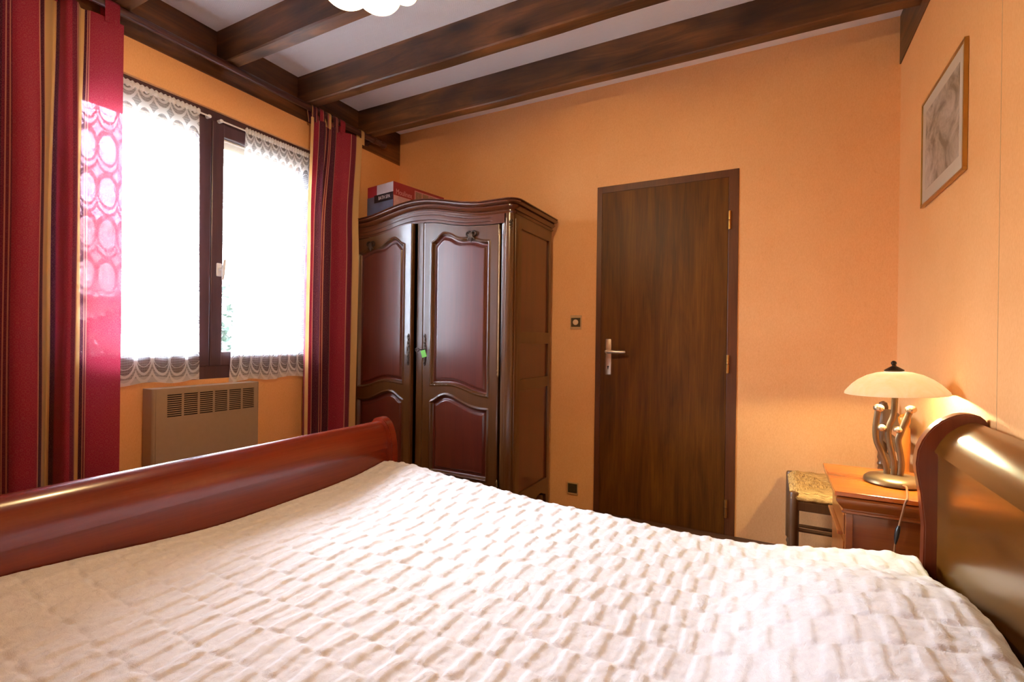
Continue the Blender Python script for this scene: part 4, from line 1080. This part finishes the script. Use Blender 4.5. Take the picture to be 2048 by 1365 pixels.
bm = nb(); ball(bm, (CX, CY, 2.225), .030, (1, 1, 1.2)); tube(bm, [(CX, CY, 2.25), (CX, CY, 2.41)], .014, 12); obj('bulb', bm, M['bulb'], cl, 180)

# ---------------------------------------------------------------- outdoors seen through the window
struct('ground', B(-30, XL - .30, -12, 16, -.5, -.4), M['ground'])
hs = thing('house', 'pale neighbouring house with a tiled roof beyond the window', 'house', (-13, 4, -.4))
obj('wall', B(-16, -11, -3, 12, -.4, 1.9), M['plaster'], hs)
bm = nb()
def roofP(u, v):
    y = -3.5 + u * 16
    return (-10.4 - v * 3.6, y, 1.75 + v * 2.0 + .035 * abs(math.sin(y * PI / .22)) + .03 * ((v * 14) % 1.0))
grid(bm, 300, 57, roofP); solidify(bm, .04); obj('roof', bm, M['roof'], hs)
bm = nb()
for k in range(9000):
    a = random.random(); yy = -1.0 + a * 7.5
    zc = random.random(); x = -6.6 + random.gauss(0, .35); z = -.3 + 2.1 * zc * (.85 + .15 * math.sin(yy * 2.1))
    s = .05 + .05 * random.random(); d = Vector((random.gauss(0, 1), random.gauss(0, 1), random.gauss(0, 1))).normalized(); e2 = d.orthogonal().normalized()
    p = Vector((x, yy, z)); q = d.cross(e2)
    bm.faces.new([bm.verts.new(p + v_) for v_ in (d * s, e2 * s * .4, -d * s, -e2 * s * .4 + q * .01)])
o = obj('hedge', bm, M['leaf']); recenter(o); o['kind'] = 'stuff'; tag(o, 'leafy green hedge outside below the window panes', 'hedge')

# ---------------------------------------------------------------- light
w = bpy.data.worlds.new('overcast_sky'); S.world = w; w.use_nodes = True
nt = w.node_tree; nt.nodes.clear()
out = nt.nodes.new('ShaderNodeOutputWorld'); bg = nt.nodes.new('ShaderNodeBackground')
bg.inputs['Color'].default_value = (0.84, 0.94, 1.13, 1); bg.inputs['Strength'].default_value = 88.0
tcw = nt.nodes.new('ShaderNodeTexCoord'); spw = nt.nodes.new('ShaderNodeSeparateXYZ'); nt.links.new(tcw.outputs['Generated'], spw.inputs[0])
mrw = nt.nodes.new('ShaderNodeMapRange'); nt.links.new(spw.outputs['Z'], mrw.inputs['Value'])
mrw.inputs['From Min'].default_value = 0.0; mrw.inputs['From Max'].default_value = 1.0; mrw.inputs['To Min'].default_value = 52.0; mrw.inputs['To Max'].default_value = 156.0
nt.links.new(mrw.outputs['Result'], bg.inputs['Strength'])          # overcast sky, three times brighter overhead than at the horizon
nt.links.new(bg.outputs[0], out.inputs[0])
pl = bpy.data.lights.new('window_portal', 'AREA'); pl.shape = 'RECTANGLE'; pl.size = WZ1 - WZ0; pl.size_y = WY1 - WY0; pl.cycles.is_portal = True
po = bpy.data.objects.new('window_portal', pl); COL.objects.link(po)
po.location = (-2.80, (WY0 + WY1) / 2, (WZ0 + WZ1) / 2); po.rotation_euler = (0, -PI / 2, 0)
def point(name, loc, power, col, r):
    l = bpy.data.lights.new(name, 'POINT'); l.energy = power; l.color = col; l.shadow_soft_size = r
    o = bpy.data.objects.new(name, l); COL.objects.link(o); o.location = loc; return o
point('ceiling_bulb_light', (CX, CY, 2.195), 60, (1, .73, .40), .03)
point('bedside_bulb_light', (LX, LY, zs + .022), 195, (1, .87, .50), .018)

# ---------------------------------------------------------------- camera
f, yaw, pitch, rollc = 983.85, .487596, -.001343, .0133
cyw, syw = math.cos(yaw), math.sin(yaw)
fwv = Vector((-syw * math.cos(pitch), cyw * math.cos(pitch), math.sin(pitch))); rv = Vector((cyw, syw, 0)); uvv = rv.cross(fwv)
r2 = math.cos(rollc) * rv + math.sin(rollc) * uvv; u2 = -math.sin(rollc) * rv + math.cos(rollc) * uvv
cam = bpy.data.cameras.new('camera'); cam.sensor_width = 36; cam.lens = f / 2048 * 36; cam.clip_start = .02
co = bpy.data.objects.new('camera', cam); COL.objects.link(co)
co.matrix_world = Matrix(((r2.x, u2.x, -fwv.x, 0), (r2.y, u2.y, -fwv.y, 0), (r2.z, u2.z, -fwv.z, 1.0975), (0, 0, 0, 1)))
S.camera = co

S.view_settings.view_transform = 'Standard'; S.view_settings.look = 'None'; S.view_settings.gamma = 1; S.view_settings.exposure = 0.36
S.view_settings.use_curve_mapping = False
S.cycles.sample_clamp_indirect = 8
S.cycles.max_bounces = 10; S.cycles.transparent_max_bounces = 16
S.cycles.use_denoising = True
